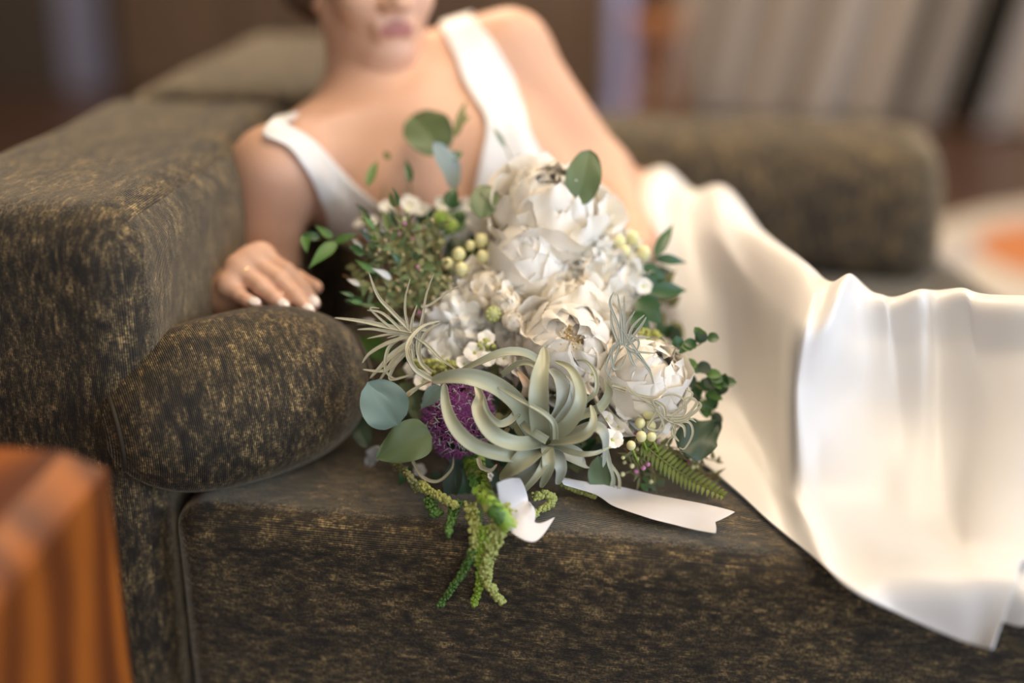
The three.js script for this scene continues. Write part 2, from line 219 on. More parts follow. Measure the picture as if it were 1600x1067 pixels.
// ---------------------------------------------------------------- the bride
const smin = (a, b, k) => { const h = Math.max(k - Math.abs(a - b), 0) / k; return Math.min(a, b) - h * h * k * .25; };
function capD(p, c) { const px = p.x - c.a.x, py = p.y - c.a.y, pz = p.z - c.a.z, t = clamp((px * c.d.x + py * c.d.y + pz * c.d.z) / c.l2, 0, 1), x = px - c.d.x * t, y = py - c.d.y * t, z = pz - c.d.z * t; return Math.sqrt(x * x + y * y + z * z) - (c.ra + (c.rb - c.ra) * t); }
const cap = (a, b, ra, rb, k = .03) => { const d = b.clone().sub(a); return { a, d, l2: Math.max(d.lengthSq(), 1e-9), ra, rb: rb ?? ra, k }; };
function ellD(p, e) { const q = p.clone().sub(e.c).applyMatrix3(e.inv), k0 = Math.hypot(q.x / e.r.x, q.y / e.r.y, q.z / e.r.z), k1 = Math.hypot(q.x / e.r.x ** 2, q.y / e.r.y ** 2, q.z / e.r.z ** 2); return k1 < 1e-9 ? -e.r.x : k0 * (k0 - 1) / k1; }
const ell = (c, r, m, k = .02) => ({ c, r, inv: m ? new THREE.Matrix3().setFromMatrix4(m).transpose() : new THREE.Matrix3(), k, e: true });
const field = (list) => (p) => { let d = 1e3; for (const c of list) { const q = c.e ? ellD(p, c) : capD(p, c); d = c.sub ? -smin(-d, q, c.k) : (d > 1 ? q : smin(d, q, c.k)); } return d; };
function grad(f, p, e = .0015) { const q = p.clone(), o = V(); q.x += e; o.x = f(q); q.x -= 2 * e; o.x -= f(q); q.x = p.x; q.y += e; o.y = f(q); q.y -= 2 * e; o.y -= f(q); q.y = p.y; q.z += e; o.z = f(q); q.z -= 2 * e; o.z -= f(q); return o.normalize(); }
function skinOf(f, lo, hi, cell, drop, colour) {                                 // surface nets of a distance field
  const n = [0, 1, 2].map((k) => Math.ceil((hi.getComponent(k) - lo.getComponent(k)) / cell) + 1), [nx, ny, nz] = n, val = new Float32Array(nx * ny * nz), p = V(), id = (x, y, z) => (z * ny + y) * nx + x;
  for (let z = 0; z < nz; z++) for (let y = 0; y < ny; y++) for (let x = 0; x < nx; x++) val[id(x, y, z)] = f(p.set(lo.x + x * cell, lo.y + y * cell, lo.z + z * cell));
  const vi = new Int32Array(nx * ny * nz).fill(-1), pos = [], col = [], nor = [], idx = [];
  for (let z = 0; z < nz - 1; z++) for (let y = 0; y < ny - 1; y++) for (let x = 0; x < nx - 1; x++) {
    let s = [0, 0, 0], c = 0;
    const e = (x0, y0, z0, x1, y1, z1) => { const a = val[id(x + x0, y + y0, z + z0)], b = val[id(x + x1, y + y1, z + z1)]; if ((a < 0) !== (b < 0)) { const t = a / (a - b); s[0] += x0 + (x1 - x0) * t; s[1] += y0 + (y1 - y0) * t; s[2] += z0 + (z1 - z0) * t; c++; } };
    for (const [a, b] of [[0, 0], [0, 1], [1, 0], [1, 1]]) { e(0, a, b, 1, a, b); e(a, 0, b, a, 1, b); e(a, b, 0, a, b, 1); }
    if (!c) continue;
    vi[id(x, y, z)] = pos.length / 3; const q = V(lo.x + (x + s[0] / c) * cell, lo.y + (y + s[1] / c) * cell, lo.z + (z + s[2] / c) * cell), g = grad(f, q); q.addScaledVector(g, -f(q) * .8); pos.push(q.x, q.y, q.z); nor.push(g.x, g.y, g.z); const k = colour ? colour(q) : [1, 1, 1]; col.push(...k);
  }
  const quad = (a, b, c, d, flip) => { if (a < 0 || b < 0 || c < 0 || d < 0) return; if (drop) { const m = V((pos[a * 3] + pos[c * 3]) / 2, (pos[a * 3 + 1] + pos[c * 3 + 1]) / 2, (pos[a * 3 + 2] + pos[c * 3 + 2]) / 2); if (drop(m)) return; } flip ? idx.push(a, c, b, a, d, c) : idx.push(a, b, c, a, c, d); };
  for (let z = 1; z < nz - 1; z++) for (let y = 1; y < ny - 1; y++) for (let x = 1; x < nx - 1; x++) {
    const a = val[id(x, y, z)];
    if ((a < 0) !== (val[id(x + 1, y, z)] < 0)) quad(vi[id(x, y - 1, z - 1)], vi[id(x, y, z - 1)], vi[id(x, y, z)], vi[id(x, y - 1, z)], a >= 0);
    if ((a < 0) !== (val[id(x, y + 1, z)] < 0)) quad(vi[id(x - 1, y, z - 1)], vi[id(x - 1, y, z)], vi[id(x, y, z)], vi[id(x, y, z - 1)], a >= 0);
    if ((a < 0) !== (val[id(x, y, z + 1)] < 0)) quad(vi[id(x - 1, y - 1, z)], vi[id(x, y - 1, z)], vi[id(x, y, z)], vi[id(x - 1, y, z)], a >= 0);
  }
  const g = new THREE.BufferGeometry(); g.setAttribute('position', new THREE.Float32BufferAttribute(pos, 3)); g.setAttribute('normal', new THREE.Float32BufferAttribute(nor, 3)); g.setAttribute('color', new THREE.Float32BufferAttribute(col, 3)); g.setIndex(idx); return g;
}
const J = { rs: at(430, 264, 1.82), re: at(410, 425, 1.88), rw: at(358, 462, 1.735), ls: at(797, 78, 2.0), le: at(935, 272, 1.99), lw: at(992, 378, 1.88), nb: at(582, 168, 1.95), nt: at(583, 60, 1.955), ch: at(655, 250, 1.95), wa: at(815, 345, 2.0), pe: at(935, 400, 2.06) };
// head: its own axes, face turned down and to the right
const HF = camDir(.42, -.22, .88), HR0 = camDir(.90, .16, -.40), HU = V().crossVectors(HF, HR0.clone().addScaledVector(HF, -HR0.dot(HF)).normalize()), HX = V().crossVectors(HU, HF);
const HB = new THREE.Matrix4().makeBasis(HX, HU, HF), mouthAt = at(618, 44, 1.865), HC = mouthAt.clone().sub(V(0, -.066, .088).applyMatrix4(HB)), hp = (x, y, z) => V(x, y, z).applyMatrix4(HB).add(HC);
const headList = [
  ell(hp(0, .035, -.018), V(.076, .092, .098), HB), ell(hp(0, -.035, .030), V(.062, .075, .062), HB, .03), cap(hp(-.05, -.05, .0), hp(-.018, -.098, .058), .020, .016, .03), cap(hp(.05, -.05, .0), hp(.018, -.098, .058), .020, .016, .03), ell(hp(0, -.098, .066), V(.022, .018, .018), HB, .025),
  ell(hp(-.040, -.028, .062), V(.024, .02, .02), HB, .03), ell(hp(.040, -.028, .062), V(.024, .02, .02), HB, .03),
  cap(hp(0, .006, .088), hp(0, -.032, .106), .008, .0115, .014), ell(hp(-.012, -.036, .096), V(.009, .008, .010), HB, .01), ell(hp(.012, -.036, .096), V(.009, .008, .010), HB, .01),
  { ...ell(hp(-.032, .004, .093), V(.020, .012, .014), HB, .02), sub: true }, { ...ell(hp(.032, .004, .093), V(.020, .012, .014), HB, .02), sub: true },
  ell(hp(-.076, -.008, -.012), V(.010, .032, .018), HB, .008), ell(hp(.076, -.008, -.012), V(.010, .032, .018), HB, .008),
  cap(hp(-.022, -.062, .083), hp(.022, -.062, .083), .0065, .0065, .012), cap(hp(-.018, -.072, .082), hp(.018, -.072, .082), .0075, .0075, .012),
];
const neck = cap(J.nb, J.nt.clone().lerp(hp(0, -.03, -.03), .55), .064, .058, .03);
function chain(pts, r, k = .006) { const out = []; for (let i = 0; i + 1 < pts.length; i++) out.push(cap(pts[i], pts[i + 1], mix(r[0], r[1], i / (pts.length - 1)), mix(r[0], r[1], (i + 1) / (pts.length - 1)), i ? .004 : k)); return out; }
const fingersR = [
  [[408, 399, 1.715], [448, 424, 1.700], [474, 452, 1.690], [491, 474, 1.683]], [[388, 405, 1.708], [436, 437, 1.688], [464, 465, 1.676], [483, 487, 1.668]],
  [[371, 418, 1.702], [408, 448, 1.682], [430, 467, 1.672], [444, 480, 1.666]], [[359, 445, 1.696], [374, 461, 1.682], [387, 470, 1.674], [400, 477, 1.668]]].map((f) => f.map((q) => at(...q)));
const thumbR = [[372, 440, 1.735], [430, 424, 1.735], [465, 436, 1.725], [493, 449, 1.715]].map((q) => at(...q));
const handR = [...fingersR.flatMap((f, i) => chain(f, i === 3 ? [.0095, .0068] : [.0112, .0078])), ...chain(thumbR, [.014, .0088], .012), ...fingersR.map((f) => cap(J.rw, f[0], .019, .0125, .014)), cap(fingersR[0][0], fingersR[3][0], .011, .0095, .014)];
const fingersL = [0, 1, 2, 3].map((i) => [[1000 - i * 9, 388 + i * 12, 1.83], [972 - i * 5, 382 + i * 13, 1.795], [948 - i * 3, 400 + i * 12, 1.785], [935, 420 + i * 10, 1.80]].map((q) => at(...q)));
const handL = [...fingersL.flatMap((f, i) => chain(f, i === 3 ? [.0095, .007] : [.011, .008])), ...chain([[985, 385, 1.87], [955, 392, 1.87], [930, 405, 1.85]].map((q) => at(...q)), [.014, .009], .012), ...fingersL.map((f) => cap(J.lw, f[0], .020, .013, .014))];
const torso = [
  cap(J.pe, J.wa, .135, .105, .06), cap(J.wa, J.ch, .105, .105, .08), cap(at(545, 270, 1.93), at(745, 190, 2.01), .085, .085, .06), cap(at(520, 252, 1.90), at(725, 133, 2.0), .050, .055, .05),
  cap(J.rs, at(520, 222, 1.92), .046, .040, .04), cap(J.ls, at(690, 105, 1.99), .048, .045, .04), cap(J.nb, at(475, 226, 1.90), .045, .028, .05), cap(J.nb, at(730, 85, 2.0), .045, .032, .05), neck,
  ell(at(770, 240, 1.925), V(.066, .066, .06), null, .05), ell(at(622, 335, 1.89), V(.068, .068, .06), null, .05),
  cap(at(612, 172, 1.885), at(480, 205, 1.845), .010, .009, .025), cap(at(640, 160, 1.895), at(745, 95, 1.945), .010, .009, .025),
];
const limbs = [cap(J.rs, J.re, .052, .043, .035), cap(J.re, J.rw, .043, .026, .02), cap(J.ls, J.le, .051, .043, .035), cap(J.le, J.lw, .043, .026, .02),
  cap(at(985, 365, 2.12), at(1275, 515, 1.89), .076, .047, .06), cap(at(1275, 515, 1.89), at(1720, 575, 1.78), .050, .034, .03), cap(at(985, 425, 2.13), at(1245, 528, 1.93), .070, .045, .06), cap(at(1245, 528, 1.93), at(1680, 600, 1.80), .045, .034, .03), cap(at(1720, 575, 1.78), at(1850, 625, 1.74), .034, .026, .03), cap(at(1680, 600, 1.80), at(1800, 655, 1.75), .034, .026, .03)];
const bodyF = field([...torso, ...limbs]), headF = field([...headList, neck]), handRF = field([...handR, cap(J.re, J.rw, .043, .026, .02)]), handLF = field([...handL, cap(J.le, J.lw, .043, .026, .02)]);
const span = (pts, pad) => { const b = new THREE.Box3().setFromPoints(pts); return b.expandByScalar(pad); };
const headBox = span([hp(-.09, -.13, -.13), hp(.09, .14, .13), hp(.09, -.13, .13), hp(-.09, .14, -.13), hp(-.09, -.13, .1), hp(.09, .14, -.1)], .005), handRBox = span([...fingersR.flat(), ...thumbR, J.rw], .026), handLBox = span([...fingersL.flat(), J.lw], .026);
const inHead = (q) => { const d = headBox.clone().expandByScalar(-.01); return d.containsPoint(q) && q.clone().sub(J.nt).dot(HU) > -.005; };
const person = thing('person', 'bride in a white satin dress reclining against the sofa arm, one hand on the cushion', 'person', V(0, 0, 0));
{ const bb = span([J.rs, J.ls, J.nt, J.pe, J.re, J.le, J.rw, J.lw, at(1800, 640, 1.78), at(985, 365, 2.14), at(1680, 660, 1.8)], .15);
  const flush = (q) => { const f = 1 - .10 * clamp(1 - q.distanceTo(J.re) / .09, 0, 1); return [1, f, f * .98]; };
  const parts = [skinOf(bodyF, bb.min, bb.max, .0115, (q) => handRBox.clone().expandByScalar(-.014).containsPoint(q) && q.distanceTo(J.rw) > .03 && false, null),
    skinOf(headF, headBox.min, headBox.max, .0038, null, (q) => { const l = q.clone().sub(HC); const x = l.dot(HX), y = l.dot(HU), z = l.dot(HF); const m = z > .07 && y > -.079 && y < -.058 + .003 * Math.cos(x * 150) && Math.abs(x) < .025 - .8 * Math.abs(y + .068) ? 1 : 0; return m ? [.60, .36, .40] : [1, 1, 1]; }),
    skinOf(handRF, handRBox.min, handRBox.max, .003, null, null), skinOf(handLF, handLBox.min, handLBox.max, .0036, null, null)];
  mesh('body', mergeGeometries(parts.map((g) => g.toNonIndexed())), M.skin, person);
  // finger nails, ring, eyes, hair
  fingersR.forEach((f) => { const d = f[3].clone().sub(f[2]).normalize(), n = camDir(-.05, .62, .75); n.addScaledVector(d, -n.dot(d)).normalize(); const g = new THREE.SphereGeometry(1, 14, 10); g.scale(.0062, .0022, .0088); const m = new THREE.Matrix4().makeBasis(d.clone().cross(n).negate(), n, d); g.applyMatrix4(m); const c = f[3].clone().addScaledVector(n, .0066).addScaledVector(d, -.001); g.translate(c.x, c.y, c.z); mesh('fingernail', g, M.nail, person); });
  { const f = fingersR[2], c = f[0].clone().lerp(f[1], .42), d = f[1].clone().sub(f[0]).normalize(), g = new THREE.TorusGeometry(.0112, .0011, 8, 28); g.applyQuaternion(new THREE.Quaternion().setFromUnitVectors(V(0, 0, 1), d)); g.translate(c.x, c.y, c.z); mesh('finger_ring', g, M.gold, person); }
  for (const s of [-1, 1]) { const c = hp(s * .032, .002, .074), e = mesh('eye', ball(c, .0125, 1, 1, 1, 16, 12), M.eye, person); mesh('iris', ball(hp(s * .032, -.003, .0855), .005, 1, 1, .6, 12, 8), M.iris, e); }
  const hairF = field([ell(hp(0, .052, -.030), V(.087, .094, .104), HB), ell(hp(-.03, -.005, -.125), V(.058, .055, .05), HB, .03), cap(hp(-.074, .045, .02), hp(-.080, -.022, -.010), .016, .012, .02), cap(hp(.074, .045, .02), hp(.080, -.015, -.010), .014, .010, .02), { ...ell(hp(0, -.03, .075), V(.068, .105, .075), HB, .02), sub: true }]);
  const wav = (p) => hairF(p) + .0022 * Math.sin(p.x * 420 + p.y * 260 + 3 * Math.sin(p.z * 60)) ; const hb = headBox.clone().expandByScalar(.07);
  mesh('hair', skinOf(wav, hb.min, hb.max, .005, null, null), M.hair, person); }
// dress: straps and bodice follow the body, the skirt falls over the legs and the front edge of the seat
const dress = group('dress', person, 'sleeveless white satin wedding dress with a deep neckline');
const toBody = (p, off) => { const q = p.clone(); for (let i = 0; i < 12; i++) q.addScaledVector(grad(bodyF, q), -(bodyF(q) - off) * .9); return q; };
const onBody = (x, y, off) => { let d = 1.5, best = 1, bd = 1.95; const r = ray(x, y); for (let i = 0; i < 90; i++) { const s = bodyF(r.clone().multiplyScalar(d).add(EYE)) - off; if (s < best) { best = s; bd = d; } d += s * .8; if (d > 2.5) return toBody(at(x, y, bd), off); if (s < .0004) break; } return r.multiplyScalar(d).add(EYE); };
function strap(inner, outer, over, bump) {
  const I = inner.map((q) => onBody(q[0], q[1], .005)), O = outer.map((q) => onBody(q[0], q[1], .005));
  for (const s of over) { I.unshift(toBody(I[0].clone().add(s), .005)); O.unshift(toBody(O[0].clone().add(s), .005)); }
  return sheet((u, v) => { const a = spline(I, v), b = spline(O, v), p = a.lerp(b, u); const q = toBody(p, .006); return q.lerp(p, .25).addScaledVector(camDir(0, .3, 1), bump * Math.sin(u * 9.5 + v * 2) * sstep(.3, .9, v)); }, 14, 48, .0022);
}
mesh('strap', strap([[449, 196], [497, 229], [542, 277], [580, 311], [625, 345], [690, 420]], [[412, 212], [450, 231], [482, 274], [512, 337], [537, 385], [580, 470]], [V(0, .004, -.03), V(0, -.03, -.03)], .0028), M.satin, dress);
mesh('strap', strap([[688, 40], [711, 86], [737, 146], [760, 190], [752, 250], [742, 300], [735, 380]], [[733, 24], [776, 75], [806, 131], [826, 199], [858, 262], [872, 310], [890, 400]], [V(0, -.01, -.04), V(0, -.04, -.02)], .0028), M.satin, dress);
mesh('bodice', sheet((u, v) => { const L = [[600, 345], [565, 400], [600, 470], [720, 520]], Rr = [[748, 305], [872, 320], [930, 350], [1000, 420]], f = v * 3, i = Math.min(2, Math.floor(f)), t = f - i, l = [mix(L[i][0], L[i + 1][0], t), mix(L[i][1], L[i + 1][1], t)], r = [mix(Rr[i][0], Rr[i + 1][0], t), mix(Rr[i][1], Rr[i + 1][1], t)]; return onBody(mix(l[0], r[0], u), mix(l[1], r[1], u), .004); }, 30, 24, .002), M.satin, dress);
{ const S = .428, Z = -1.262;                                                     // each column: over the leg, down to the seat, over its edge
  const y = (a, b, h) => onY(a, b, h), z = (a, b, k = Z) => onZ(a, b, k);
  const col = [
    [y(930, 330, .50), y(925, 290, .62), y(935, 360, .60), y(950, 480, .52), y(980, 600, .45), y(1005, 655, .433), y(1030, 700, S)],
    [y(990, 330, .50), y(985, 277, .64), y(985, 350, .62), y(1005, 470, .53), y(1040, 600, .445), y(1052, 660, .432), y(1060, 708, S)],
    [y(1050, 330, .50), y(1036, 262, .655), y(1030, 330, .64), y(1050, 460, .55), y(1080, 600, .445), y(1086, 665, .432), y(1088, 721, S)],
    [y(1110, 360, .50), y(1085, 294, .635), y(1075, 350, .615), y(1100, 470, .54), y(1120, 610, .442), y(1115, 675, .432), y(1108, 731, S)],
    [y(1160, 370, .50), y(1130, 291, .65), y(1120, 360, .63), y(1145, 480, .54), y(1155, 620, .444), y(1153, 695, .432), y(1150, 766, S)],
    [y(1210, 420, .50), y(1185, 348, .64), y(1175, 430, .60), y(1185, 540, .52), y(1190, 680, .44), y(1188, 742, .432), y(1185, 798, S)],
    [y(1260, 460, .50), y(1243, 398, .64), y(1220, 470, .61), y(1215, 580, .535), y(1215, 700, .455), y(1217, 768, .438), y(1220, 828, S)],
    [y(1310, 500, .50), y(1290, 436, .645), y(1255, 500, .635), y(1240, 600, .565), y(1240, 730, .475), y(1250, 800, .450), y(1262, 862, S + .002)],
    [y(1350, 500, .50), y(1332, 430, .655), y(1305, 510, .625), y(1285, 620, .545), y(1290, 760, .462), z(1316, 890, -1.300), z(1330, 914)],
    [y(1390, 520, .50), y(1368, 457, .635), y(1365, 540, .585), y(1360, 650, .515), y(1370, 790, .452), z(1388, 894, -1.288), z(1400, 955)],
    [y(1430, 520, .50), y(1410, 459, .640), y(1415, 540, .59), y(1420, 660, .512), y(1425, 810, .450), z(1442, 899, -1.280), z(1452, 980)],
    [y(1510, 520, .50), y(1490, 451, .645), y(1492, 540, .59), y(1490, 670, .512), y(1485, 820, .450), z(1496, 905, -1.274), z(1500, 1000)],
    [y(1650, 540, .48), y(1600, 462, .655), y(1590, 560, .602), y(1570, 690, .53), y(1525, 840, .458), z(1540, 908, -1.270), z(1530, 1009)],
    [y(1980, 570, .48), y(1930, 500, .640), y(1880, 600, .60), y(1775, 725, .535), y(1610, 862, .462), z(1590, 912, -1.266), z(1549, 1014, -1.252)],
  ];
  const fn = (u, v) => { const p = spline(col.map((c) => spline(c, v)), u), g = sstep(.52, .62, u) * (1 - sstep(.22, .62, v)) * sstep(.10, .28, v), k = .013 * Math.sin(u * 74 + 1.2 * Math.sin(u * 23)) * g + .0035 * n3(p.x * 16, p.y * 16, p.z * 16) + .003 * Math.sin(u * 40 + v * 6) * (1 - sstep(.1, .5, v)); return p.addScaledVector(camDir(.2, .5, .8), k); };
  mesh('skirt', sheet(fn, 150, 70, .0025, (u, v) => [u * .9, v * .6]), M.satin, dress);
  const a = [z(1500, 945, -1.284), z(1560, 972, -1.284), z(1605, 975, -1.282), z(1690, 948, -1.280), z(1790, 930, -1.280)], m = [z(1500, 912, -1.290), z(1560, 915, -1.290), z(1620, 920, -1.289), z(1700, 926, -1.288), z(1800, 932, -1.288)], b = [y(1500, 850, .446), y(1570, 850, .448), y(1650, 840, .450), y(1740, 830, .452), y(1850, 820, .455)];
  mesh('skirt_lining', sheet((u, v) => spline([spline(b, u), spline(m, u), spline(a, u)], v).addScaledVector(V(0, 0, 1), .003 * Math.sin(u * 16)), 40, 20, .002), M.satin, dress); }

// ---------------------------------------------------------------- the bouquet, leaning on the front of the seat
const bouquet = thing('bouquet', 'large loose bridal bouquet of white peonies, silver air plant, greenery and ribbons', 'bouquet', V(0, 0, 0));
const BD = (x, y) => 1.55 + (y < 690 ? (690 - y) * .00042 : (y - 690) * .0009) + .075 * ((x - 850) / 280) ** 2;
const PX = (d) => d / FPX;                                                        // metres per picture unit at a depth
function leafGeo(b, t, n, w, o = {}) {
  const a = t.clone().sub(b), L = a.length(); a.divideScalar(L); n = n.clone().addScaledVector(a, -n.dot(a)).normalize(); const s = a.clone().cross(n), { shape = 'ovate', cup = .18, bend = .08, nu = 6, nv = 10, wave = 0, notch = 0 } = o;
  const W = { round: (v) => Math.pow(Math.sin(Math.PI * Math.pow(v, .9)), .5), ovate: (v) => Math.pow(Math.sin(Math.PI * Math.pow(v, .75)), .85), lance: (v) => Math.pow(Math.sin(Math.PI * Math.pow(v, .65)), 1.15), heart: (v) => Math.pow(Math.sin(Math.PI * (.06 + .94 * Math.pow(v, .62))), .7) }[shape];
  return sheet((u, v) => { const k = 2 * u - 1, vv = notch ? v * (1 - notch * Math.exp(-((k - .35) ** 2) / .05)) : v; return b.clone().addScaledVector(a, vv * L).addScaledVector(s, k * W(v) * w / 2).addScaledVector(n, bend * L * Math.sin(Math.PI * v) + cup * w * .5 * Math.pow(Math.abs(k), 1.4) * W(v) - (o.rib ?? 0) * w * Math.exp(-k * k / .012) + wave * w * Math.sin(v * 11 + k * 3) * k * k); }, nu, nv, 0);
}
function leaf(x0, y0, x1, y1, w, mat, o = {}, parent = bouquet) {
  const d0 = o.d0 ?? BD(x0, y0) + (o.dd ?? 0), d1 = o.d1 ?? BD(x1, y1) + (o.dd ?? 0), n = camDir(...(o.n ?? [0, .25, 1]));
  return mesh(o.name ?? 'leaf', leafGeo(at(x0, y0, d0), at(x1, y1, d1), n, w * PX((d0 + d1) / 2), o), mat, parent);
}
// petals lie on a shell round the heart of the flower
function petalGeo(R, th, wid, ruffle, seed, flare) {
  return sheet((u, v) => { const k = 2 * u - 1, s = Math.pow(Math.sin(Math.PI * (.10 + .74 * v)), .75), t = .15 + (th - .15) * v * (1 - .16 * k * k * v + ruffle * .35 * n3(k * 3 + seed * 3.1, v * 2, seed) * v), half = wid * s / Math.max(.45, Math.sin(Math.min(t, 2.2))), r = R * (1 + ruffle * n3(k * 2.6 + seed * 7.7, v * 3, seed * 1.3) * v * v * 1.6 + flare * v ** 4 + .05 * k * k * v), f = k * half; return V(r * Math.sin(t) * Math.sin(f), -r * Math.cos(t), r * Math.sin(t) * Math.cos(f)); }, 12, 11, 0);
}
const KIND = {
  globe: [[1.05, 6, 1.9, 1.2, .08], [1.02, 6, 2.35, 1.3, .0], [.98, 6, 2.75, 1.4, 0], [.95, 6, 3.0, 1.5, 0], [.92, 6, 3.2, 1.6, 0], [.86, 5, 3.3, 1.6, 0]],
  open: [[1.12, 7, 1.65, .95, .42], [1.06, 7, 1.9, .95, .22], [.97, 7, 2.15, .95, .08], [.88, 7, 2.4, 1.0, .0], [.78, 6, 2.75, 1.1, 0], [.66, 6, 2.95, 1.2, 0], [.5, 5, 3.0, 1.2, 0]],
  cup: [[1.14, 6, 1.7, 1.1, .35], [1.06, 7, 2.0, 1.1, .14], [1.0, 7, 2.35, 1.1, .0], [.95, 6, 2.7, 1.2, 0], [.90, 6, 2.85, 1.3, 0], [.80, 5, 2.9, 1.3, 0]],
  rose: [[1.14, 6, 1.55, 1.0, .5], [1.04, 6, 1.85, 1.0, .25], [.90, 6, 2.2, 1.0, .06], [.74, 5, 2.45, 1.05, 0], [.56, 5, 2.6, 1.1, 0], [.36, 4, 2.7, 1.1, 0]],
};
function flower(name, x, y, Rpx, face, kind, mat, seed, o = {}) {
  const d = o.d ?? BD(x, y) + (o.dd ?? 0), R = Rpx * PX(d), c = at(x, y, d + R * .55), r = rng(seed * 97 + 3), g = group(name, bouquet, o.label), B = basis(camDir(...face), camDir(1, .1, 0)).setPosition(c);
  KIND[kind].forEach(([f, n, th, wid, open], li) => { const gs = [0, 1, 2].map((k) => petalGeo(R * f, th, wid, (o.ruffle ?? .16), seed + li * 3 + k, o.flare ?? .06)); for (let i = 0; i < n; i++) {
    const a = i / n * 2 * Math.PI + li * .75 + r() * .3, m = new THREE.Matrix4().makeRotationY(a).multiply(new THREE.Matrix4().makeTranslation(0, -R * f, 0)).multiply(new THREE.Matrix4().makeRotationX(open + (r() - .5) * .12)).multiply(new THREE.Matrix4().makeTranslation(0, R * f, 0)), p = mesh('petal', gs[(i * 7 + li) % 3], mat, g); p.applyMatrix4(new THREE.Matrix4().copy(B).multiply(m)); } });
  const up = camDir(...face); mesh('heart', ball(c, R * (kind === 'cup' ? .70 : .55), 1, 1, 1, 14, 10), mat, g);
  if (o.heart === 'stamens') { const L = []; for (let i = 0; i < 46; i++) { const a = r() * 6.28, q = Math.sqrt(r()) * R * .34, s = camDir(1, 0, 0), t = up.clone().cross(s).normalize(), b = c.clone().addScaledVector(up, -R * .25), e = c.clone().addScaledVector(up, R * (.80 + .12 * r())).addScaledVector(s, Math.cos(a) * q).addScaledVector(t, Math.sin(a) * q); L.push(tube([b, b.clone().lerp(e, .6), e], .0007, .0012, 4, 4)); } const st = mesh('stamens', join(L), M.stamen, g); st.userData.kind = 'stuff'; }
  if (o.heart === 'green') { const L = []; for (let i = 0; i < 40; i++) { const t = i / 40, a = i * 2.4, q = Math.sqrt(t) * R * .42, s = camDir(1, 0, 0).addScaledVector(up, -camDir(1, 0, 0).dot(up)).normalize(), w = up.clone().cross(s); L.push(ball(c.clone().addScaledVector(up, R * (o.lift ?? .25) - q * .3).addScaledVector(s, Math.cos(a) * q).addScaledVector(w, Math.sin(a) * q), R * .06, 1, 1, 1, 5, 4)); } const h = mesh('green_centre', join(L), M.greenHeart, g); h.userData.kind = 'stuff'; }
  return g;
}
flower('peony', 860, 326, 80, [.12, .68, .72], 'open', M.petal, 1, { d: 1.665, label: 'full cream peony at the top of the bouquet' });
flower('peony', 928, 335, 44, [.5, .5, .7], 'rose', M.petalWhite, 2, { d: 1.72 });
flower('peony', 826, 404, 63, [-.05, .62, .75], 'globe', M.petal, 3, { dd: -.015, label: 'round half-closed white peony', ruffle: .07, flare: 0 });
flower('peony', 892, 474, 62, [.1, .7, .65], 'cup', M.petalWarm, 4, { dd: .01, label: 'ruffled cream peony', ruffle: .2 });
flower('peony', 886, 542, 68, [.08, .22, .95], 'cup', M.petal, 5, { dd: -.012, label: 'open ivory peony with a yellow heart', heart: 'stamens', ruffle: .14 });
flower('peony', 820, 528, 44, [-.4, .55, .7], 'open', M.petal, 15, { dd: .03, ruffle: .35 });
flower('peony', 1010, 592, 60, [.5, .55, .65], 'cup', M.petal, 6, { dd: -.03, label: 'blush white peony at the right edge' });
flower('rose', 762, 445, 40, [-.2, .6, .75], 'rose', M.petalWarm, 7, { dd: -.01, label: 'small creamy peach rose', ruffle: .3 });
flower('lisianthus', 710, 474, 48, [-.2, .65, .7], 'rose', M.petalWhite, 8, { label: 'white lisianthus with a greenish heart', ruffle: .4, heart: 'green', lift: .1 });
flower('scabiosa', 712, 528, 46, [-.15, .5, .85], 'open', M.petalWhite, 9, { dd: .012, label: 'white scabiosa with a domed green centre', ruffle: .5, heart: 'green', lift: .55 });
flower('scabiosa', 922, 398, 40, [.15, .6, .75], 'open', M.petalWhite, 10, { dd: .0, label: 'white flower with a pale green heart', ruffle: .4, heart: 'green', lift: .4 });
flower('stock_bloom', 968, 425, 38, [.3, .55, .75], 'open', M.petalWhite, 11, { ruffle: .5 });
flower('stock_bloom', 978, 470, 32, [.5, .4, .75], 'open', M.petalWhite, 12, { ruffle: .5, dd: .02 });
flower('stock_bloom', 955, 385, 30, [.2, .6, .75], 'open', M.petalWhite, 13, { ruffle: .45, dd: .02 });
flower('rosebud', 790, 474, 22, [.1, .2, .9], 'globe', M.petalWarm, 14, { dd: -.01 });
flower('rosebud', 802, 501, 15, [.3, .5, .7], 'globe', M.petalWarm, 16, { dd: -.012 });
flower('rosebud', 690, 505, 20, [-.4, .3, .8], 'open', M.petalWhite, 17, { dd: .02 });
